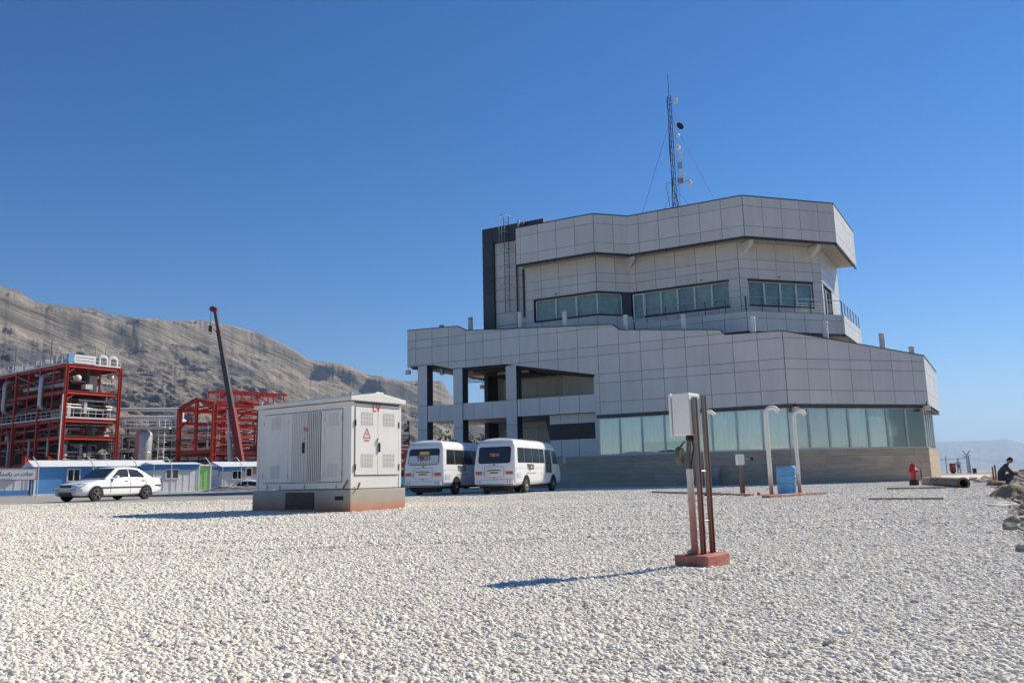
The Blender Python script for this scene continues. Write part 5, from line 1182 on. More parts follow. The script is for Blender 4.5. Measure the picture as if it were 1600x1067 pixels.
    hvessel(t, (1.9, .7, 16.9), .6, .5, 'pipe_white', 'y'); hvessel(t, (7.4, 1.5, 17.6), .5, .45, 'pipe_white', 'y')
    hvessel(t, (4.5, 4.0, 16.9), 4.0, .75, 'pipe_dark', 'x'); hvessel(t, (5, 2.2, 5.8), 5, .6, 'pipe_dark', 'x')
    for k, (z0, z1) in enumerate(((.2, 4), (4.2, 7.9), (8.2, 10.5), (10.8, 14.6), (15, 18.6))):
        clutter(t, .4, W - .4, .3, 14, z0, z1, 44, 100 + k, .35); clutter(t, .4, 4.5, 14, 44, z0, z1, 30, 200 + k, .75)  # far bays get darker pipe colours, standing in for the shaded interior
    # back row of dark boxes, added to make the interior read dense and dark
    for k, (z0, z1) in enumerate(((.2, 3.9), (4.3, 7.6), (8.2, 10.2), (10.9, 14.4))):
        for j in range(5): MB().box2((5.2 + j * .2, 3 + j * 8.5, z0), (8.5, 9 + j * 8.5, z1 - .4 * (j % 2))).build('skid_and_backing', 'pipe_dark', t)
    # added dark boxes block the bright view through each bay, behind posts and pipes
    R_ = random.Random(77)
    for y in ys[:-1]:
        for z0, z1 in ((.2, 3.8), (4.3, 7.6), (8.2, 10.3), (10.9, 14.2), (15.0, 18.2)):
            MB().box2((3.6 + R_.uniform(0, .8), y + R_.uniform(.3, 1.2), z0), (4.8, y + R_.uniform(6, 7.8), z0 + (z1 - z0) * R_.uniform(.72, 1))).build('skid_and_backing', 'pipe_dark', t)
            MB().beam((0, y + 4, z0), (0, y + 4, z1 + .3), .16).build('post', 'red_steel', t); MB().beam((.2, y + .2, (z0 + z1) / 2 + R_.uniform(-.6, .6)), (.2, y + 7.8, (z0 + z1) / 2), .14, .2).build('girt', 'red_steel', t)
            for q in range(3): MB().tube([(R_.uniform(-.1, 1.2), y + .2, z0 + R_.uniform(.4, z1 - z0)), (R_.uniform(-.1, 1.2), y + 7.8, z0 + R_.uniform(.4, z1 - z0))], R_.choice([.05, .07, .1]), 6).build('pipe', R_.choice(['pipe_dark', 'pipe_silver', 'red_steel']), t)
    for z0, z1 in ((4.3, 7.4), (8.2, 10.2), (.3, 3.8), (10.9, 14.3)):
        for q in range(10): x = R_.uniform(.5, W - .6); MB().box2((x, R_.uniform(.4, 2.5), z0 + R_.uniform(0, .8)), (x + R_.uniform(.15, .5), 3.0, z0 + R_.uniform(1.0, z1 - z0))).build('valve_stack', R_.choice(['pipe_white', 'pipe_silver', 'pipe_dark', 'red_steel']), t)
        for q in range(6): z = R_.uniform(z0, z1); MB().tube([(.4, R_.uniform(.4, 2), z), (W - .4, R_.uniform(.4, 2), z)], R_.choice([.05, .08, .12]), 6).build('pipe', R_.choice(['pipe_white', 'pipe_silver', 'pipe_dark']), t)
    # light fittings on poles above the roof
    for y in (6, 18, 30):
        p = MB().tube([(.3, y, 18.9), (.3, y, 23.2)], .05, 5).build('light_pole', 'rust', t); MB().beam((-.9, y + .6, 23.2), (.5, y - .6, 23.3), .16, .08).build('light_fitting', 'sign_white', p)
module_a()
def low_frame():
    b = atY(34, 757, 96); t = thing('pipe_support', 'low red steel support frame standing behind the sign at far left', 'steel structure', (b.x, b.y, 0), radians(90 - 62))
    for y in (0, 5.5, 11):
        ub(t, (0, y, -.3), (0, y, 4.3), .35, .35, 'column'); ub(t, (2.4, y, -.3), (2.4, y, 4.3), .35, .35, 'column')
    for x in (0, 2.4): ub(t, (x, -.2, 4.2), (x, 11.3, 4.2), .35, .4)
    for a, c in ((0, 5.5), (5.5, 11)): ub(t, (0, a, 1.6), (0, (a + c) / 2, 4), .22, .22, 'brace'); ub(t, (0, c, 1.6), (0, (a + c) / 2, 4), .22, .22, 'brace')
low_frame()
def module_b():
    b = atY(331, 752, 112); t = thing('process_module', 'lower red steel portal frame with gabled end and rooftop truss, behind the crane', 'steel structure', (b.x, b.y, 0), radians(90 - 42), 'red process modules')
    H_ = 11.9; G = 10.6; XS = [0, 7.0, 14.0]
    for x in XS:
        for y in (0, G):
            ub(t, (x, y, -.4), (x, y, H_), .55, .55, 'column')
            for z in (2.2, 4.6, 7, 9.2): MB().box2((x - .3, y - .3, z), (x + .3, y + .3, z + .12)).build('splice_plate', 'red_steel', t)
        ub(t, (x, 0, H_ - .1), (x, G / 2, H_ + .9), .35, .5, 'rafter'); ub(t, (x, G, H_ - .1), (x, G / 2, H_ + .9), .35, .5, 'rafter')
        ub(t, (x, .3, 5.2), (x, G - .3, 5.2), .3, .5)
    ub(t, (0, G / 2, 5.4), (0, G / 2, H_ + .7), .4, .4, 'gable_post')
    for y in (0, G):
        for z in (H_ - .35, H_ - 2.3, 4.9): 
            for a, c in zip(XS[:-1], XS[1:]): ub(t, (a + .3, y, z), (c - .3, y, z), .3, .55 if z != 4.9 else .4)
        for z in (8.3, 7.2, 6.1): MB().beam((0, y, z), (14.0, y, z), .14, .22).build('girt', 'red_steel', t)
        ub(t, (7.0, y, H_ - 2.6), (10.3, y, H_ - .6), .25, .25, 'brace'); ub(t, (7.2, y, 5.3), (11.5, y, 9.0), .25, .25, 'brace'); ub(t, (14.0, y, 0.5), (10.8, y, 4.6), .25, .25, 'brace'); ub(t, (0.3, y, 9), (2.4, y, H_ - .6), .2, .2, 'brace')
    for x in np.arange(1.2, 14.0, 2.4): MB().beam((x, 0, H_ - .05), (x, G, H_ - .05), .12, .3).build('purlin', 'red_steel', t)
    # roof truss bridge
    for y in (3.6, 6.6):
        for z in (12.4, 14.1): ub(t, (2.2, y, z), (13.8, y, z), .25, .3, 'truss_chord')
        for k, x in enumerate(np.arange(2.4, 13.6, 2.7)):
            MB().beam((x, y, 12.4), (x, y, 14.1), .16).build('truss_post', 'red_steel', t)
            if x < 13: MB().beam((x, y, 14.0 if k % 2 else 12.5), (x + 2.7, y, 12.5 if k % 2 else 14.0), .12).build('truss_diagonal', 'red_steel', t)
    for x in np.arange(2.4, 13.6, 2.7): MB().beam((x, 3.6, 14.15), (x, 6.6, 14.15), .12).build('truss_tie', 'red_steel', t)
    for x in (2.4, 7.8, 13.2): MB().beam((x, 5, H_ + .6), (x, 5, 12.4), .2).build('truss_leg', 'red_steel', t)
    MB().box2((.3, .3, 4.95), (13.8, G - .3, 5.0)).build('deck', 'deck', t)
    clutter(t, .5, 13.6, .4, G - .4, .2, 4.7, 70, 301); clutter(t, 2, 13.6, .4, G - .4, 5.2, 9.4, 36, 302)
    for k in range(4): MB().box2((1 + 3.2 * k, 5.5, .1), (3.4 + 3.2 * k, 8, 3.6)).build('skid_and_backing', 'pipe_dark' if k % 2 else 'red_steel', t)
    elbow_pipe(t, [(12.6, .6, 5), (12.6, .6, 12.6)], .18, 'pipe_white')
module_b()
def pipe_rack():
    b = atY(196, 756, 132); t = thing('pipe_rack', 'multi-tier rack of pale pipes with a silver vessel between the red modules', 'pipe rack', (b.x, b.y, 0), radians(90 - 78))
    Lr = 46.0
    for x in np.arange(0, Lr + .1, 6.57):
        for y in (0, 7): ub(t, (x, y, -.4), (x, y, 10.9), .4, .4, 'column', 'pipe_dark')
        for z in (4.2, 7.4, 9.4): ub(t, (x, 0, z), (x, 7, z), .3, .4, 'beam', 'pipe_dark')
    R = random.Random(5)
    for z in (4.55, 7.75, 9.75):
        for k in range(8):
            r = R.choice([.12, .16, .2, .26]); y = -.3 + k * .95
            MB().tube([(0, y, z + r), (Lr, y, z + r)], r, 8).build('pipe', R.choice(['pipe_silver', 'pipe_white', 'pipe_silver', 'pipe_dark']), t)
    for y, z, r in ((-.5, 13.0, .30), (-.4, 11.7, .30)): elbow_pipe(t, [(-14, y, z), (8.3, y, z), (8.3, y, z - 1.8), (8.3, y + 3, z - 1.8)], r, 'pipe_white', 'header_pipe')
    for y, z in ((-.6, 8.6), (-.6, 6.4)): MB().tube([(-3, y, z), (Lr, y, z)], .2, 8).build('header_pipe', 'pipe_white', t)
    for a in range(0, 40, 5): railing(t, (a + .2, -.9, 10.0), (a + 4.6, -.9, 10.0), 1.1)
    # vertical vessel with platform and caged ladder
    vx = 3.1
    v = MB().lathe([(1.0, .2), (1.25, 1.2), (1.3, 1.3), (1.3, 8.6), (1.2, 9.0), (.7, 9.45), (.05, 9.6)], (vx, -3, 0), 24).build('vessel', 'pipe_silver', t)
    for z in (3.2, 5.8): MB().lathe([(1.31, z), (1.34, z + .05), (1.31, z + .1)], (vx, -3, 0), 24, cap=False).build('band', 'pipe_silver', v)
    for z, xa, xb in ((9.7, .2, 7.2), (3.3, 4.4, 7.6)):
        MB().box2((xa, -4.6, z - .12), (xb, -3.2, z)).build('platform', 'rail_white', t); railing(t, (xa, -4.6, z), (xb, -4.6, z), 1.3); railing(t, (xa, -3.2, z), (xb, -3.2, z), 1.3)
    for x in (5.6, 6.5): MB().tube([(x, -4.4, 0), (x, -4.4, 11.2)], .06, 5).build('ladder_stile', 'rail_white', t)
    for k in range(16): MB().tube([(5.6, -4.4, .6 + .65 * k), (6.5, -4.4, .6 + .65 * k)], .045, 5).build('rung', 'rail_white', t)
    for k in range(5): MB().tube([(6.05 + .75 * cos(a), -4.4 - .9 * sin(a), 5.0 + 1.2 * k) for a in np.linspace(0, pi, 7)], .045, 5).build('cage_hoop', 'rail_white', t)
    # scaffold stair at the left
    for x in (-2.6, -1.3, -.1):
        for y in (-4.5, -3): MB().tube([(x, y, -.3), (x, y, 8.4)], .07, 5).build('scaffold_pole', 'rail_white', t)
    for k in range(9):
        for y in (-4.5, -3): MB().tube([(-2.6, y, .6 + .9 * k), (-.1, y, .6 + .9 * k)], .06, 5).build('scaffold_rail', 'rail_white', t)
        MB().tube([(-2.6 + 2.5 * (k % 2), -4.5, .6 + .9 * k), (-.1 - 2.5 * (k % 2), -4.5, 1.5 + .9 * k)], .05, 5).build('scaffold_brace', 'rail_white', t)
    clutter(t, -6, 14, -2, 7, .1, 4.0, 90, 401); clutter(t, -6, 14, -1, 7, 4.6, 7.2, 80, 402); clutter(t, -4, 14, -1, 7, 7.8, 9.6, 40, 403); clutter(t, 14, 40, -1, 7, .1, 9.0, 60, 404)
    for k in range(8): MB().box2((-6 + 6 * k, 4, 0), (-1 + 6 * k, 6.5, 3.5)).build('skid_and_backing', 'pipe_dark', t)
    for k in range(7): MB().box2((-4 + 6 * k, 5, 4.8), (0 + 6 * k, 6.5, 7.2)).build('skid_and_backing', 'pipe_dark', t)
    for k in range(9): MB().box2((-8 + 5.6 * k, 6.6, 0), (-3.2 + 5.6 * k, 7.6, 9.3 - (k % 3) * .5)).build('skid_and_backing', 'pipe_dark', t)  # added dark backing boxes that close the view through the rack
    R_ = random.Random(15)
    for k in range(46):
        z = R_.uniform(.8, 9.4); x = R_.uniform(-5, 10); y = R_.uniform(-1.5, 3); MB().tube([(x, y, z), (x + R_.uniform(2, 9), y, z)], R_.choice([.06, .09, .13]), 6).build('pipe', R_.choice(['pipe_white', 'pipe_white', 'pipe_silver']), t)
    elbow_pipe(t, [(7.4, -3, 4.4), (8.6, -3, 5.6), (8.6, -3, 3.0), (7.6, -3, 2.5)], .06, 'pipe_white')
pipe_rack()
# ================================================================ MOBILE CRANE
def crane():
    base = atY(377, 752, 98); t = thing('mobile_crane', 'mobile crane with long dark telescopic boom raised in front of the red frame', 'crane', (base.x, base.y, 0), 0)
    top = atY(336, 484, 98) - Vector((base.x, base.y, 0)); foot = Vector((0, 0, 2.6)); d = (top - foot)
    def sect(a, b, w, m, nm): return MB().beam(foot + d * a, foot + d * b, w, w * 1.25, (0, 1, 0)).build(nm, m, t, bevel=.03)
    sect(0, .36, .72, 'crane_red', 'boom_section'); sect(.30, .66, .58, 'crane_boom', 'boom_section'); sect(.6, .86, .48, 'crane_boom', 'boom_section'); sect(.8, 1.0, .38, 'crane_boom', 'boom_section')
    for a in (.36, .66, .86): MB().beam(foot + d * (a - .006), foot + d * (a + .005), .80 - a * .3, .95 - a * .35, (0, 1, 0)).build('boom_collar', 'crane_red', t)
    hd = MB().box(top, (.6, .5, .6)).build('boom_head', 'crane_red', t, bevel=.1)
    MB().lathe([(.35, -.2), (.35, .2)], top + Vector((-.3, 0, .1)), 14, 'y').build('sheave', 'crane_red', hd)
    hk = top + Vector((-.45, -.1, -2.4)); MB().tube([top + Vector((-.45, -.1, 0)), hk + UP * .4], .03, 5).build('hoist_rope', 'steel_dark', t)
    h = MB().box(hk, (.4, .3, .75)).build('hook_block', 'crane_boom', t, bevel=.06); MB().tube([hk + Vector((.16 * cos(a), 0, -.55 + .16 * sin(a))) for a in np.linspace(2.2, -2.4, 9)], .05, 6).build('hook', 'steel_dark', h)
    c0 = Vector((-2.2, 0, 2.0)); c1 = foot + d * .36 + Vector((-.45, 0, 0))
    c0 = foot + Vector((-1.3, -.2, -.4)); MB().tube([c0, c0.lerp(c1, .55)], .30, 12).build('luffing_cylinder', 'pipe_silver', t); MB().tube([c0.lerp(c1, .5), c1], .2, 12).build('cylinder_rod', 'pipe_white', t)
    MB().box2((-2.0, -1.2, 1.35), (2.4, 1.2, 2.5)).build('turret', 'crane_red', t, bevel=.1); MB().box2((-2.2, -1.3, 1.5), (-.8, -.4, 3.0)).build('operator_cab', 'glass_tint', t, bevel=.1); MB().box2((1.2, -1.2, 1.5), (3.4, 1.2, 2.7)).build('counterweight', 'crane_boom', t, bevel=.05)
    MB().box2((-6, -1.25, .75), (5.5, 1.25, 1.3)).build('carrier', 'crane_yellow', t, bevel=.05); MB().box2((-7.4, -1.2, .7), (-5.6, 1.2, 2.3)).build('driver_cab', 'crane_yellow', t, bevel=.15)
    for x in (-5.4, -3.9, 1.6, 3.1, 4.6):
        for s in (-1, 1): w = MB().lathe([(.3, -.18), (.55, -.18), (.6, 0), (.55, .18), (.3, .18)], (x, s * 1.05, .6), 18, 'y').build('wheel', 'rubber', t)
    for x in (-2.6, 5.0):
        for s in (-1, 1): o = MB().beam((x, 0, .95), (x, s * 2.9, .95), .3).build('outrigger', 'crane_yellow', t); MB().lathe([(.3, 0), (.3, .08), (.1, .1), (.1, .9)], (x, s * 2.8, .0), 12).build('jack', 'steel_grey', o)
crane()
# ================================================================ SITE CABINS
def cabin(name, label, px0, y0, Y0, az, L_, H_, Dp, wall, roofm, gable=.55, stripe=None, ribs=True, wins=(), door=None, trims=(), zoff=None):
    p = atY(px0, y0, Y0); z = ghs(p.x, p.y) if zoff is None else zoff
    t = thing('site_cabin', label, 'cabin', (p.x, p.y, z), radians(90 - az), 'portable site cabins')
    # local x along the front, y into depth
    MB().box2((0, .03, .05), (L_, Dp, H_)).build('wall', wall, t)
    m = MB()
    MB().box2((-.02, .0, .0), (L_ + .02, Dp, .10)).build('skid_beam', 'cabin_white', t)
    g = gable; MB().prism([(-.15, -.2, H_), (-.15, Dp + .2, H_), (-.15, Dp / 2, H_ + g)], (L_ + .3, 0, 0)).build('roof', roofm, t)
    if ribs:
        for k in range(int(L_ / .5)): MB().box2((.25 + k * .5, .012, .12), (.29 + k * .5, .03, H_ - .05)).build('wall_rib', wall, t)
    for x in (0, L_ - .1): MB().box2((x, -.0, .05), (x + .1, .035, H_)).build('corner_trim', 'cabin_white', t)
    for x in trims: MB().box2((x, -.005, .05), (x + .1, .035, H_)).build('trim', 'cabin_white', t)
    if stripe: MB().box2((.0, .004, H_ - .42), (L_, .03, H_)).build('stripe', stripe, t); MB().box2((-.006, .03, H_ - .42), (0, Dp, H_)).build('stripe', stripe, t)
    for xa, xb, za, zb in wins:
        w = MB()
        for a, b, c, e in ((xa, xb, za, za + .07), (xa, xb, zb - .07, zb), (xa, xa + .07, za + .07, zb - .07), (xb - .07, xb, za + .07, zb - .07), ((xa + xb) / 2 - .035, (xa + xb) / 2 + .035, za + .07, zb - .07)): w.box2((a, -.03, c), (b, .03, e))
        w = w.build('window', 'white_frame', t); MB().box2((xa + .07, .0, za + .07), (xb - .07, .012, zb - .07)).build('pane', 'glass_tint', w)
    if door:
        xa, xb, dm = door; d = MB().box2((xa, -.02, .12), (xb, .03, 2.0)).build('door', dm, t); MB().box2((xa + .15, -.03, 1.2), (xb - .15, -.02, 1.85)).build('pane', 'glass_tint', d); MB().box((xb - .1, -.04, 1.0), (.1, .04, .03)).build('handle', 'black_plastic', d)
    return t
ca = cabin('site_cabin', 'long sky blue site cabin with white gabled roof behind the parked sedan', 52, 770, 58, 47, 9.3, 2.05, 3.2, 'cabin_blue', 'cabin_white', .5, wins=((2.1, 3.0, .95, 1.9),), trims=(4.0, 6.2, 8.4), ribs=False)
cabin('site_cabin', 'white site cabin with blue top stripe and small window, right of the sedan', 238, 768, 60, 46, 3.5, 2.1, 2.6, 'cabin_white', 'cabin_white', .18, stripe='cabin_blue', wins=((.9, 1.9, 1.0, 1.75),))
cabin('site_cabin', 'small bright green cabin between two white cabins', 303, 767, 65, 50, 1.35, 2.05, 2.2, 'cabin_green', 'cabin_white', .1)
ce = cabin('site_cabin', 'white site cabin with blue gable end, door and orange notice', 346, 766.5, 72, 50, 4.7, 2.05, 4.6, 'cabin_white', 'cabin_white', .5, stripe='cabin_blue', wins=((.9, 1.9, .9, 1.7),), door=(2.1, 2.8, 'cabin_white'))
MB().prism([(-.02, .03, 2.05), (-.02, 4.57, 2.05), (-.02, 2.3, 2.5)], (.015, 0, 0)).build('gable_panel', 'cabin_blue', ce)
nt_ = MB().box2((2.85, -.03, 1.35), (3.3, -.01, 1.85)).build('notice', 'text_orange', ce)
ac = MB().box2((-.6, .8, 1.3), (-.03, 1.6, 1.8)).build('air_conditioner', 'vent_white', ce); MB().lathe([(.2, 0), (.18, .02)], (-.61, 1.2, 1.55), 12, 'x').build('fan_grille', 'cabinet_gap', ac)
cw = cabin('site_cabin', 'white corrugated site cabin with blue base at the left edge of the picture', -40, 771, 53.5, 50, 3.1, 1.75, 2.4, 'cabin_white', 'cabin_white', .2, wins=())
MB().box2((0, -.01, .1), (3.1, .028, .42)).build('base_stripe', 'cabin_blue', cw)
dk = cabin('site_cabin', 'cabin end painted dark blue for the shaded opening under the signboard', 28, 771, 58.5, 50, 1.25, 1.8, 2.2, 'cabin_shade_blue', 'cabin_white', .1, ribs=False)  # shade of the opening is put into the deep blue wall colour
# signboard with Persian lettering
def sign():
    p = atY(58, 749, 54.0); L_ = 3.7; az = 52
    p0 = Vector((p.x, p.y, p.z)); d = d2(az); q = p0 - d * L_; t = thing('signboard', 'white red-edged signboard with Persian lettering above the leftmost cabins', 'sign', (q.x, q.y, ghs(q.x, q.y)), radians(90 - az))
    zb = p0.z - t.location.z; h = .74
    b = MB().box2((0, 0, zb), (L_, .05, zb + h)).build('board', 'sign_white', t)
    for a, c, e, f in ((0, L_, zb - .03, zb + .02), (0, L_, zb + h - .02, zb + h + .03), (L_ - .04, L_ + .02, zb, zb + h)): MB().box2((a, -.012, e), (c, .0, f)).build('edge_strip', 'red_paint', b)
    for x in (.3, L_ - .3): MB().tube([(x, .09, -.2), (x, .09, zb + h)], .04, 8).build('post', 'steel_grey', t)
    words = ['\uFEE7\uFEA0\uFE8E\uFE95', '\uFEA9\uFEAD', '\uFEAD\uFE8D\uFEB3\uFE98\uFB95\uFEEE\uFBFE\uFBFD', '\uFE8D\uFEB3\uFE96']
    textmesh('lettering', ' '.join(words)[::-1], .33, 'text_dark', b, (Vector((L_ - .25, -.008, zb + .40)), (1, 0, 0), (0, 0, 1)), .002, .004, 'RIGHT')
    MB().box2((1.6, -.006, zb + .08), (2.3, -.001, zb + .10)).build('caption_line', 'text_dark', b)
sign()
# cranked fence posts along the road
fx = [(57, 775), (143, 773.5), (211, 772), (266, 771), (327, 769.5), (376, 769)]
for k, (x, y) in enumerate(fx):
    p = atY(x, y, 52 + k * 2.0); t = thing('fence_post', ['slim cranked fence post by the signboard', 'slim cranked fence post above the sedan bonnet', 'slim cranked fence post behind the sedan boot', 'slim cranked fence post before the blue-striped cabin', 'slim cranked fence post between green cabin and gable end', 'slim cranked fence post by the cabin door'][k], 'post', (p.x, p.y, ghs(p.x, p.y)), 0, 'cranked fence posts along the road')
    MB().tube([(0, 0, -.2), (0, 0, 1.95), (-.06, 0, 2.1), (-.42, 0, 2.55)], .035, 7).build('pole', 'galv', t); MB().lathe([(.1, -.05), (.1, .03), (.04, .06)], n=10).build('foot', 'concrete', t)
# second sedan, far off behind the fence, and a third nose behind the switchgear cabinet
s2 = copy_tree(_car); p = atY(336, 771, 62.5); s2.location = (p.x, p.y, ghs(p.x, p.y) - .62); s2.rotation_euler = (0, 0, radians(6)); s2['label'] = 'distant white sedan half sunk behind the road edge before the cabins'
s3 = copy_tree(_car); p = atY(652, 765, 46.5); s3.location = (p.x, p.y, 0); s3.rotation_euler = (0, 0, radians(150)); s3['label'] = 'white sedan almost hidden between switchgear cabinet and minibuses'
# low earth bank that hides the far sedan's wheels
def bank(name, lab, c, L_, W_, H_, m, rz=0, seed=0):
    X, Y = np.meshgrid(np.linspace(-1, 1, 60), np.linspace(-1, 1, 30)); r = np.sqrt(X ** 2 + Y ** 2); n = fbm(X * 4 + seed, Y * 4, 5, 3 + seed)
    Z = H_ * (1 - ss(.25, 1.0, r)) * (.45 + 1.1 * n) - .12
    o = grid_mesh(name, X * L_ / 2, Y * W_ / 2, Z, MATS[m]); o.location = c; o.rotation_euler = (0, 0, rz); o['label'] = lab; o['category'] = 'mound'; return o
p = atY(366, 770, 60.5); bank('earth_bank', 'low dusty earth bank in front of the distant sedan', (p.x, p.y, ghs(p.x, p.y)), 8, 1.6, .42, 'road_dirt', radians(0), 2)
# red container rack and yellow truck seen past the minibuses
def red_rack():
    p = atY(630, 751, 120); t = thing('container_rack', 'distant red steel rack seen between the cabinet and the minibus', 'steel structure', (p.x, p.y, 0), radians(10))
    for x in (-5.5, -2, 1.5):
        for y in (0, 4): MB().box2((x - .12, y - .12, -.2), (x + .12, y + .12, 5.0)).build('column', 'red_steel', t)
    for z in (1.4, 2.6, 3.8, 4.9):
        MB().box2((-5.6, -.1, z - .15), (1.6, .1, z + .15)).build('beam', 'red_steel', t); MB().box2((-5.5, .2, z + .16), (1.5, 3.8, z + .7)).build('stored_bundle', 'red_steel', t)
    for a in (-5.5, -2): MB().beam((a, -.05, 1.4), (a + 3.5, -.05, 4.9), .1).build('brace', 'pipe_white', t)
    MB().box2((-5.4, -1.2, 0), (1.6, -.4, 1.2)).build('pallet_stack', 'pale_truck', t); MB().tube([(-5.6, -.2, 5.15), (1.7, -.2, 5.15)], .1, 6).build('top_pipe', 'pipe_white', t)
red_rack()
def truck():
    p = atY(744, 752, 92); t = thing('tanker_truck', 'yellow vehicle partly seen through the portico behind the shrubs', 'truck', (p.x, p.y, 0), radians(5))
    MB().box2((0, -1.2, 1.0), (5, 1.2, 1.3)).build('bed', 'chassis', t); MB().box2((.1, -1.2, 1.3), (4.2, 1.2, 4.0)).build('cargo_box', 'yellow_paint', t, bevel=.08); MB().box2((4.4, -1.1, .8), (6.0, 1.1, 3.0)).build('cab', 'pale_truck', t, bevel=.15)
    for x in (.9, 2.1, 5.2):
        for s in (-1, 1): MB().lathe([(.25, -.15), (.5, -.15), (.52, .15), (.25, .15)], (x, s * 1.0, .52), 16, 'y').build('wheel', 'rubber', t)
truck()
# ================================================================ SHRUBS behind the minibuses
def shrub(px, py, Y, h, w, lab, seed):
    p = atY(px, py, Y); t = thing('shrub', lab, 'shrub', (p.x, p.y, 0), 0, 'dark shrubs behind the portico'); R = random.Random(seed); m = MB()
    stems = MB(); tips = []
    for k in range(9):
        a = R.uniform(0, 6.28); r = R.uniform(.15, .5) * w; tip = Vector((r * cos(a), r * sin(a), h * R.uniform(.6, .95))); tips.append(tip)
        stems.tube([(0, 0, -.1), tip * .5 + Vector((0, 0, h * .08)), tip], [.06, .04, .015], 5)
    stems.build('stem', 'bark', t)
    for k in range(1500):
        b = R.choice(tips); c = b + Vector((R.gauss(0, .16) * w, R.gauss(0, .16) * w, R.gauss(-.06, .13) * h)); s = R.uniform(.07, .16)
        u = Vector((R.uniform(-1, 1), R.uniform(-1, 1), R.uniform(-1, 1))).normalized(); v = u.cross(Vector((R.uniform(-1, 1), R.uniform(-1, 1), R.uniform(-1, 1)))).normalized()
        m.add([c - u * s, c + v * s * .45, c + u * s, c - v * s * .45], [(0, 1, 2, 3)])
    f = m.build('foliage', 'leaf', t); f['kind'] = 'stuff'
shrub(699, 757, 68, 4.4, 2.6, 'dark leafy shrub showing above the film-windowed minibus', 1); shrub(741, 757, 69, 4.5, 2.2, 'dark leafy shrub between portico column and yellow vehicle', 2); shrub(718, 757, 72, 3.6, 2.4, 'low dark shrub mostly behind the portico column', 3)
# ================================================================ RIGHT EDGE: rocks, fence, people
def rock(c, s, m, lab, seed, grp='rocks along the yard edge'):
    me = bpy.data.meshes.new('rock'); bm = bmesh.new(); bmesh.ops.create_icosphere(bm, subdivisions=3, radius=1)
    for v in bm.verts:
        q = v.co * 1.3 + Vector((seed * 3.7, seed, 0)); n = mnoise.noise(q) * .35 + mnoise.noise(q * 2.3) * .16 + mnoise.cell(q * 1.4) * .10; v.co = v.co * (1 + n); v.co.x *= s[0]; v.co.y *= s[1]; v.co.z *= s[2]
    bm.to_mesh(me); bm.free(); me.materials.append(MATS[m]); o = bpy.data.objects.new('rock', me); COL.objects.link(o); o.location = c; o.rotation_euler = (0, 0, seed); tag(o, lab, 'rock', grp); return o
for k, (x, y, Y, s, m, lab) in enumerate((
        (1555, 752, 33, (.40, .3, .2), 'rock_red', 'reddish rock beside the crouching person'), (1582, 774, 24, (.22, .16, .10), 'vent_white', 'small white stone on the brushy mound'),
        (1536, 752, 40, (.45, .3, .16), 'rock', 'flat brown rock left of the crouching person'), (1522, 749, 46, (.4, .3, .16), 'rock', 'low brown rock nearest the forked fence post'),
        (1570, 798, 16.5, (.20, .5, .06), 'concrete', 'pale flat slab piece along the gravel edge'), (1592, 830, 11.5, (.14, .2, .09), 'rock', 'brown rock at the right edge, lower right'),
        (1593, 768, 26, (.4, .3, .2), 'rock', 'brown rock at the right edge behind the white stone'))):
    p = atY(x, y, Y); rock((p.x, p.y, ghs(p.x, p.y) + s[2] * .2), s, m, lab, k + 1.3)
def mound(px, py, Y, L_, W_, H_, lab, seed):
    p = atY(px, py, Y); return bank('brush_mound', lab, (p.x, p.y, ghs(p.x, p.y) - .1), L_, W_, H_, 'dry_brush', radians(60), seed)
mound(1604, 785, 20.5, 3.8, 2.6, .46, 'brown mound of earth and dry brush at the right edge', 4); mound(1552, 752, 44, 6, 3, .42, 'low brown spoil mound before the far fence', 5)
# dry brush tufts on the mounds
R = random.Random(9); m = MB()
for px, py, Y, n, sp in ((1592, 782, 20.5, 1300, 1.3), (1545, 750, 44, 700, 2.4), (1598, 800, 15.5, 500, 1.0)):
    p = atY(px, py, Y)
    for k in range(n):
        x, y = p.x + R.gauss(0, .45) * sp, p.y + R.gauss(0, .45) * sp; 
        if x < float(edge_x(y)) + .3: continue
        z = ghs(x, y) + .02; h = R.uniform(.06, .3); a = R.uniform(0, 6.28); l = R.uniform(.1, .6) * h
        m.add([(x - .006 * cos(a), y - .006 * sin(a), z), (x + .006 * cos(a), y + .006 * sin(a), z), (x + l * cos(a + 1), y + l * sin(a + 1), z + h)], [(0, 1, 2)])
o = m.build('dry_grass', 'dry_brush'); o['kind'] = 'stuff'; o['label'] = 'dry brown grass and brush on the bank'
# far security fence with forked post
def fork_post(px, Y, h, lab, fork=True):
    p = atY(px, 738, Y); t = thing('security_post', lab, 'post', (p.x, p.y, ghs(p.x, p.y)), 0, 'far security fence posts')
    if fork:
        MB().beam((0, 0, -.3), (0, 0, h), .22, .22).build('post', 'vent_white', t); MB().beam((.24, .1, -.3), (.16, .1, h * .92), .32, .2).build('back_leg', 'concrete', t)
        for s in (-1, 1):
            MB().beam((0, 0, h - .05), (s * .45, 0, h + .5), .09).build('arm', 'steel_grey', t); MB().beam((0, 0, h - .45), (s * .5, .2, h - .05), .08).build('arm', 'steel_grey', t)
    else: MB().tube([(0, 0, -.3), (0, 0, h)], .05, 6).build('post', 'steel_grey', t); MB().lathe([(.12, -.05), (.12, .05)], n=8).build('foot', 'concrete', t)
    return t
f1 = fork_post(1513.5, 105, 2.3, 'forked concrete security fence post against the hazy sky'); f2 = fork_post(1480, 112, 2.3, 'thin steel fence post left of the standing person', False); f3 = fork_post(1452, 118, 2.3, 'thin steel fence post at the building corner', False)
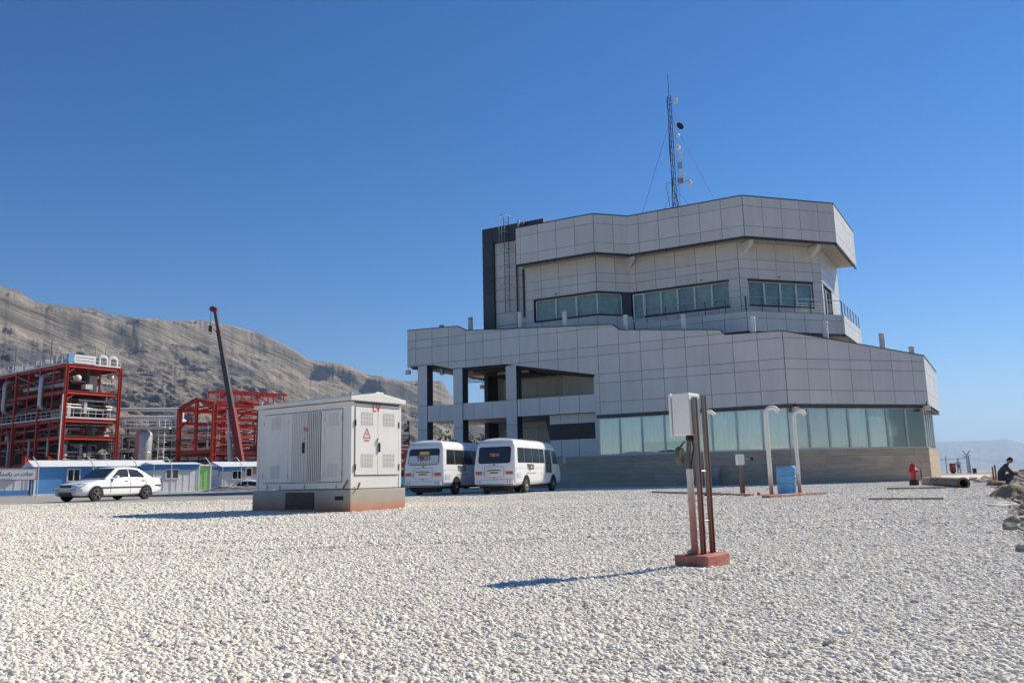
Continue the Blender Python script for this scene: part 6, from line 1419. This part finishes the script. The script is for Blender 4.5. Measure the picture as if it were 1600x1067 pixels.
ln = [f3.location + UP * 1.85, f2.location + UP * 1.85, f1.location + UP * 1.85]; fr_ = thing('fence_rail', 'thin horizontal rail running to the forked post', 'rail', f1.location); o_ = f1.location
for a, b in zip(ln[:-1], ln[1:]):
    MB().tube([a - o_, b - o_], .035, 5).build('rail', 'steel_grey', fr_)
    for dz in (-.6, -1.1, -1.5): MB().tube([a - o_ + UP * dz, b - o_ + UP * dz], .012, 4).build('wire', 'galv', fr_)
p = atY(1489.5, 738, 104); rb = thing('hose_cabinet', 'red fire hose cabinet standing near the far fence', 'cabinet', (p.x, p.y, ghs(p.x, p.y)), radians(15))
MB().box2((-.32, -.2, .1), (.32, .2, 1.25)).build('body', 'red_hydrant', rb, bevel=.04); MB().box2((-.28, -.225, .16), (.28, -.2, 1.2)).build('door', 'red_hydrant', rb, bevel=.02); MB().box2((-.14, -.235, .8), (-.02, -.226, .95)).build('label_plate', 'sign_white', rb); MB().box2((-.2, -.12, -.2), (.2, .12, .1)).build('foot', 'chassis', rb)
p = atY(1523, 738, 100); q = thing('marker_block', 'small dark block beside the forked post', 'block', (p.x, p.y, ghs(p.x, p.y))); MB().box2((-.2, -.15, -.2), (.2, .15, .55)).build('block', 'steel_dark', q, bevel=.05); MB().box2((-.22, -.17, .5), (.22, .17, .56)).build('cap', 'steel_dark', q)
# pale pipes sloping down at the far right edge
p = atY(1577, 737, 33); dp = thing('sloping_pipes', 'pair of pale pipes sloping down beside the crouching person', 'pipe', (p.x, p.y, p.z - .4))
for k, (dz, dy) in enumerate(((.36, 0), (.24, .15))): MB().tube([(0, dy, dz + .05), (4.0, dy + 1.5, dz - 1.15)], .035, 8).build('pipe', 'pipe_white', dp)
MB().tube([(.5, .3, -.45), (4.0, 1.5, -1.35)], .04, 8).build('pipe', 'pipe_white', dp); 
for x in (-.55, -.45): MB().beam((x, .2, -1.2), (x, .2, .62 + (.08 if x > -.5 else 0)), .04).build('stake', 'rust', dp)
# ---- people (one skinned mesh each, clothing as children)
def skin(name, pts, edges, rad, m, parent, sub=2):
    me = bpy.data.meshes.new(name); me.from_pydata(pts, edges, []); o = bpy.data.objects.new(name, me); COL.objects.link(o); o.parent = parent
    sk = o.modifiers.new('skin', 'SKIN'); me.skin_vertices.new() if not me.skin_vertices else None
    for i, r in enumerate(rad): v = me.skin_vertices[0].data[i]; v.radius = (r, r) if not isinstance(r, tuple) else r; v.use_root = (i == 0)
    sk.use_smooth_shade = True; ss_ = o.modifiers.new('sub', 'SUBSURF'); ss_.levels = sub; ss_.render_levels = sub
    dg = bpy.context.evaluated_depsgraph_get(); me2 = bpy.data.meshes.new_from_object(o.evaluated_get(dg)); o.modifiers.clear(); o.data = me2; me2.materials.clear(); me2.materials.append(MATS[m]); return o
def hand(parent, c, d, m='skin'):
    c = Vector(c); d = Vector(d).normalized(); s = d.cross(UP); s = s.normalized() if s.length > .1 else Vector((1, 0, 0)); pts = [c, c + d * .07]; ed = [(0, 1)]; rd = [.028, .034]
    for k, L_ in zip((-1.5, -.5, .5, 1.5), (.07, .082, .078, .062)):
        i = len(pts); pts += [c + d * .09 + s * .017 * k, c + d * (.09 + L_ * .55) + s * .019 * k - UP * .008, c + d * (.09 + L_) + s * .019 * k - UP * .03]; ed += [(1, i), (i, i + 1), (i + 1, i + 2)]; rd += [.010, .009, .008]
    i = len(pts); pts += [c + d * .04 + s * .045, c + d * .075 + s * .062 - UP * .01]; ed += [(0, i), (i, i + 1)]; rd += [.011, .009]
    return skin('hand', pts, ed, rd, m, parent, 1)
def head(parent, c, face, m='skin', hm='hair', tilt=0):
    """head with brow, nose, ears and hair; face = direction looked at"""
    c = Vector(c); f = Vector(face).normalized(); s = f.cross(UP).normalized(); u = s.cross(f)
    mb = MB(); n = 14; rows = []; vs = []; fs = []
    for i in range(n + 1):
        th = pi * i / n; z = cos(th) * .118
        for j in range(18):
            ph = 2 * pi * j / 18; x = sin(th) * cos(ph); y = sin(th) * sin(ph); jaw = 1 - .28 * max(0, -cos(th))
            px, py = x * .098 * (1 if x > 0 else 1.05), y * .078 * jaw
            if x > .8 and -.35 < cos(th) < .05: px += .020 * (x - .8) / .2 * (1 - abs(sin(ph)) * 4 if abs(sin(ph)) < .25 else 0)
            if x > .6 and .05 < cos(th) < .25 and .2 < abs(sin(ph)) < .6: px -= .010
            vs.append(c + f * px + s * py + u * z)
    for i in range(n):
        for j in range(18): a = i * 18 + j; b = i * 18 + (j + 1) % 18; fs.append((a, b, b + 18, a + 18))
    h = mb.add(vs, fs, True).build('head', m, parent)
    for k in (-1, 1):
        MB().lathe([(.006, -.02), (.016, -.012), (.018, .01), (.008, .022)], c + s * k * .078 - f * .005, 8).build('ear', m, h); MB().lathe([(.002, -.006), (.007, 0), (.002, .006)], c + f * .088 + s * k * .030 + u * .012, 8).build('eye', 'black_plastic', h)
    MB().beam(c + f * .088 - u * .055 - s * .022, c + f * .088 - u * .055 + s * .022, .006, .008).build('mouth', 'rock_red', h)
    vs = []; fs = []
    for i in range(8):
        th = (pi * .5) * i / 7
        for j in range(18):
            ph = 2 * pi * j / 18; x = sin(th) * cos(ph); y = sin(th) * sin(ph); drop = .07 * max(0, -cos(ph)) * (i / 7)
            vs.append(c + f * (x * .110 - .006) + s * y * .092 + u * (cos(th) * .128 + .012 - drop))
    for i in range(7):
        for j in range(18): a = i * 18 + j; b = i * 18 + (j + 1) % 18; fs.append((a, b, b + 18, a + 18))
    MB().add(vs, fs, True).build('hair', hm, h); return h
def person_standing():
    p = atY(1499, 738, 103); t = thing('person', 'person standing hands on hips in pale shirt and grey trousers by the far fence', 'person', (p.x, p.y, ghs(p.x, p.y)), radians(10))
    pts = [(0, 0, .95), (0, 0, 1.15), (0, 0, 1.38), (0, .0, 1.47), (0, 0, 1.55), (-.19, 0, 1.40), (-.40, .02, 1.18), (-.22, -.08, 1.02), (.19, 0, 1.40), (.40, .02, 1.18), (.22, -.08, 1.02), (-.10, 0, .90), (-.15, -.02, .48), (-.19, 0, .09), (-.20, -.14, .04), (.10, 0, .90), (.15, -.02, .48), (.19, 0, .09), (.20, -.14, .04)]
    ed = [(0, 1), (1, 2), (2, 3), (3, 4), (2, 5), (5, 6), (6, 7), (2, 8), (8, 9), (9, 10), (0, 11), (11, 12), (12, 13), (13, 14), (0, 15), (15, 16), (16, 17), (17, 18)]
    skin('body', pts, ed, [(.15, .10), (.14, .10), (.17, .10), .055, .052, .07, .045, .032, .07, .045, .032, .085, .058, .04, .035, .085, .058, .04, .035], 'skin', t)
    skin('shirt', [pts[i] for i in (0, 1, 2, 3, 5, 6, 8, 9)], [(0, 1), (1, 2), (2, 3), (2, 4), (4, 5), (2, 6), (6, 7)], [(.165, .115), (.16, .115), (.185, .115), .065, .085, .058, .085, .058], 'shirt_pale', t)
    skin('trousers', [pts[i] for i in (0, 11, 12, 13, 15, 16, 17)], [(0, 1), (1, 2), (2, 3), (0, 4), (4, 5), (5, 6)], [(.16, .115), .10, .072, .06, .10, .072, .06], 'trouser_grey', t)
    head(t, (0, -.01, 1.66), (0.1, -1, 0)); hand(t, (-.22, -.08, 1.02), (.7, -.3, -.4)); hand(t, (.22, -.08, 1.02), (-.7, -.3, -.4))
    for s in (-1, 1): MB().box((s * .2, -.07, .045), (.10, .28, .09)).build('shoe', 'black_plastic', t, bevel=.03)
person_standing()
def person_crouching():
    p = atY(1573, 757, 31.5); t = thing('person', 'dark-haired person in dark green jacket crouching on the bank at right edge', 'person', (p.x, p.y, ghs(p.x, p.y) + .02), radians(55))
    # faces local -y, squatting, arms forward between the knees
    pts = [(0, .18, .34), (0, .14, .52), (0, -.02, .74), (0, -.10, .83), (0, -.15, .89), (-.18, -.02, .73), (-.24, -.20, .52), (-.12, -.40, .44), (.18, -.02, .73), (.24, -.20, .52), (.12, -.40, .44), (-.11, .12, .33), (-.21, -.26, .46), (-.19, .0, .09), (-.20, -.16, .04), (.11, .12, .33), (.21, -.26, .46), (.19, .0, .09), (.20, -.16, .04)]
    ed = [(0, 1), (1, 2), (2, 3), (3, 4), (2, 5), (5, 6), (6, 7), (2, 8), (8, 9), (9, 10), (0, 11), (11, 12), (12, 13), (13, 14), (0, 15), (15, 16), (16, 17), (17, 18)]
    skin('body', pts, ed, [(.15, .11), (.14, .11), (.17, .10), .055, .052, .07, .045, .032, .07, .045, .032, .085, .06, .042, .036, .085, .06, .042, .036], 'skin', t)
    skin('jacket', [pts[i] for i in (0, 1, 2, 3, 5, 6, 7, 8, 9, 10)], [(0, 1), (1, 2), (2, 3), (2, 4), (4, 5), (5, 6), (2, 7), (7, 8), (8, 9)], [(.18, .14), (.175, .14), (.20, .13), .075, .095, .068, .05, .095, .068, .05], 'jacket_green', t)
    skin('trousers', [pts[i] for i in (0, 11, 12, 13, 15, 16, 17)], [(0, 1), (1, 2), (2, 3), (0, 4), (4, 5), (5, 6)], [(.17, .13), .105, .078, .062, .105, .078, .062], 'jeans', t)
    head(t, (0, -.20, .98), (0, -1, -.35)); hand(t, (-.12, -.40, .44), (.2, -.6, -.5)); hand(t, (.12, -.40, .44), (-.2, -.6, -.5))
    for s in (-1, 1): MB().box((s * .2, -.08, .045), (.10, .28, .09)).build('shoe', 'black_plastic', t, bevel=.03)
person_crouching()
# ================================================================ AIR
hz = bpy.data.materials.new('haze_air'); hz.use_nodes = True; hz.node_tree.nodes.clear()
vo = hz.node_tree.nodes.new('ShaderNodeVolumePrincipled'); ho = hz.node_tree.nodes.new('ShaderNodeOutputMaterial'); hz.node_tree.links.new(vo.outputs[0], ho.inputs['Volume'])
vo.inputs['Color'].default_value = (.50, .72, 1.0, 1); vo.inputs['Density'].default_value = 8e-5; vo.inputs['Anisotropy'].default_value = .2
h_ = MB().box2((-29000, -2000, -260), (29000, 29500, 1150)).build('haze', hz); h_['kind'] = 'stuff'; h_['label'] = 'pale blue haze over the plain and the far ridges'
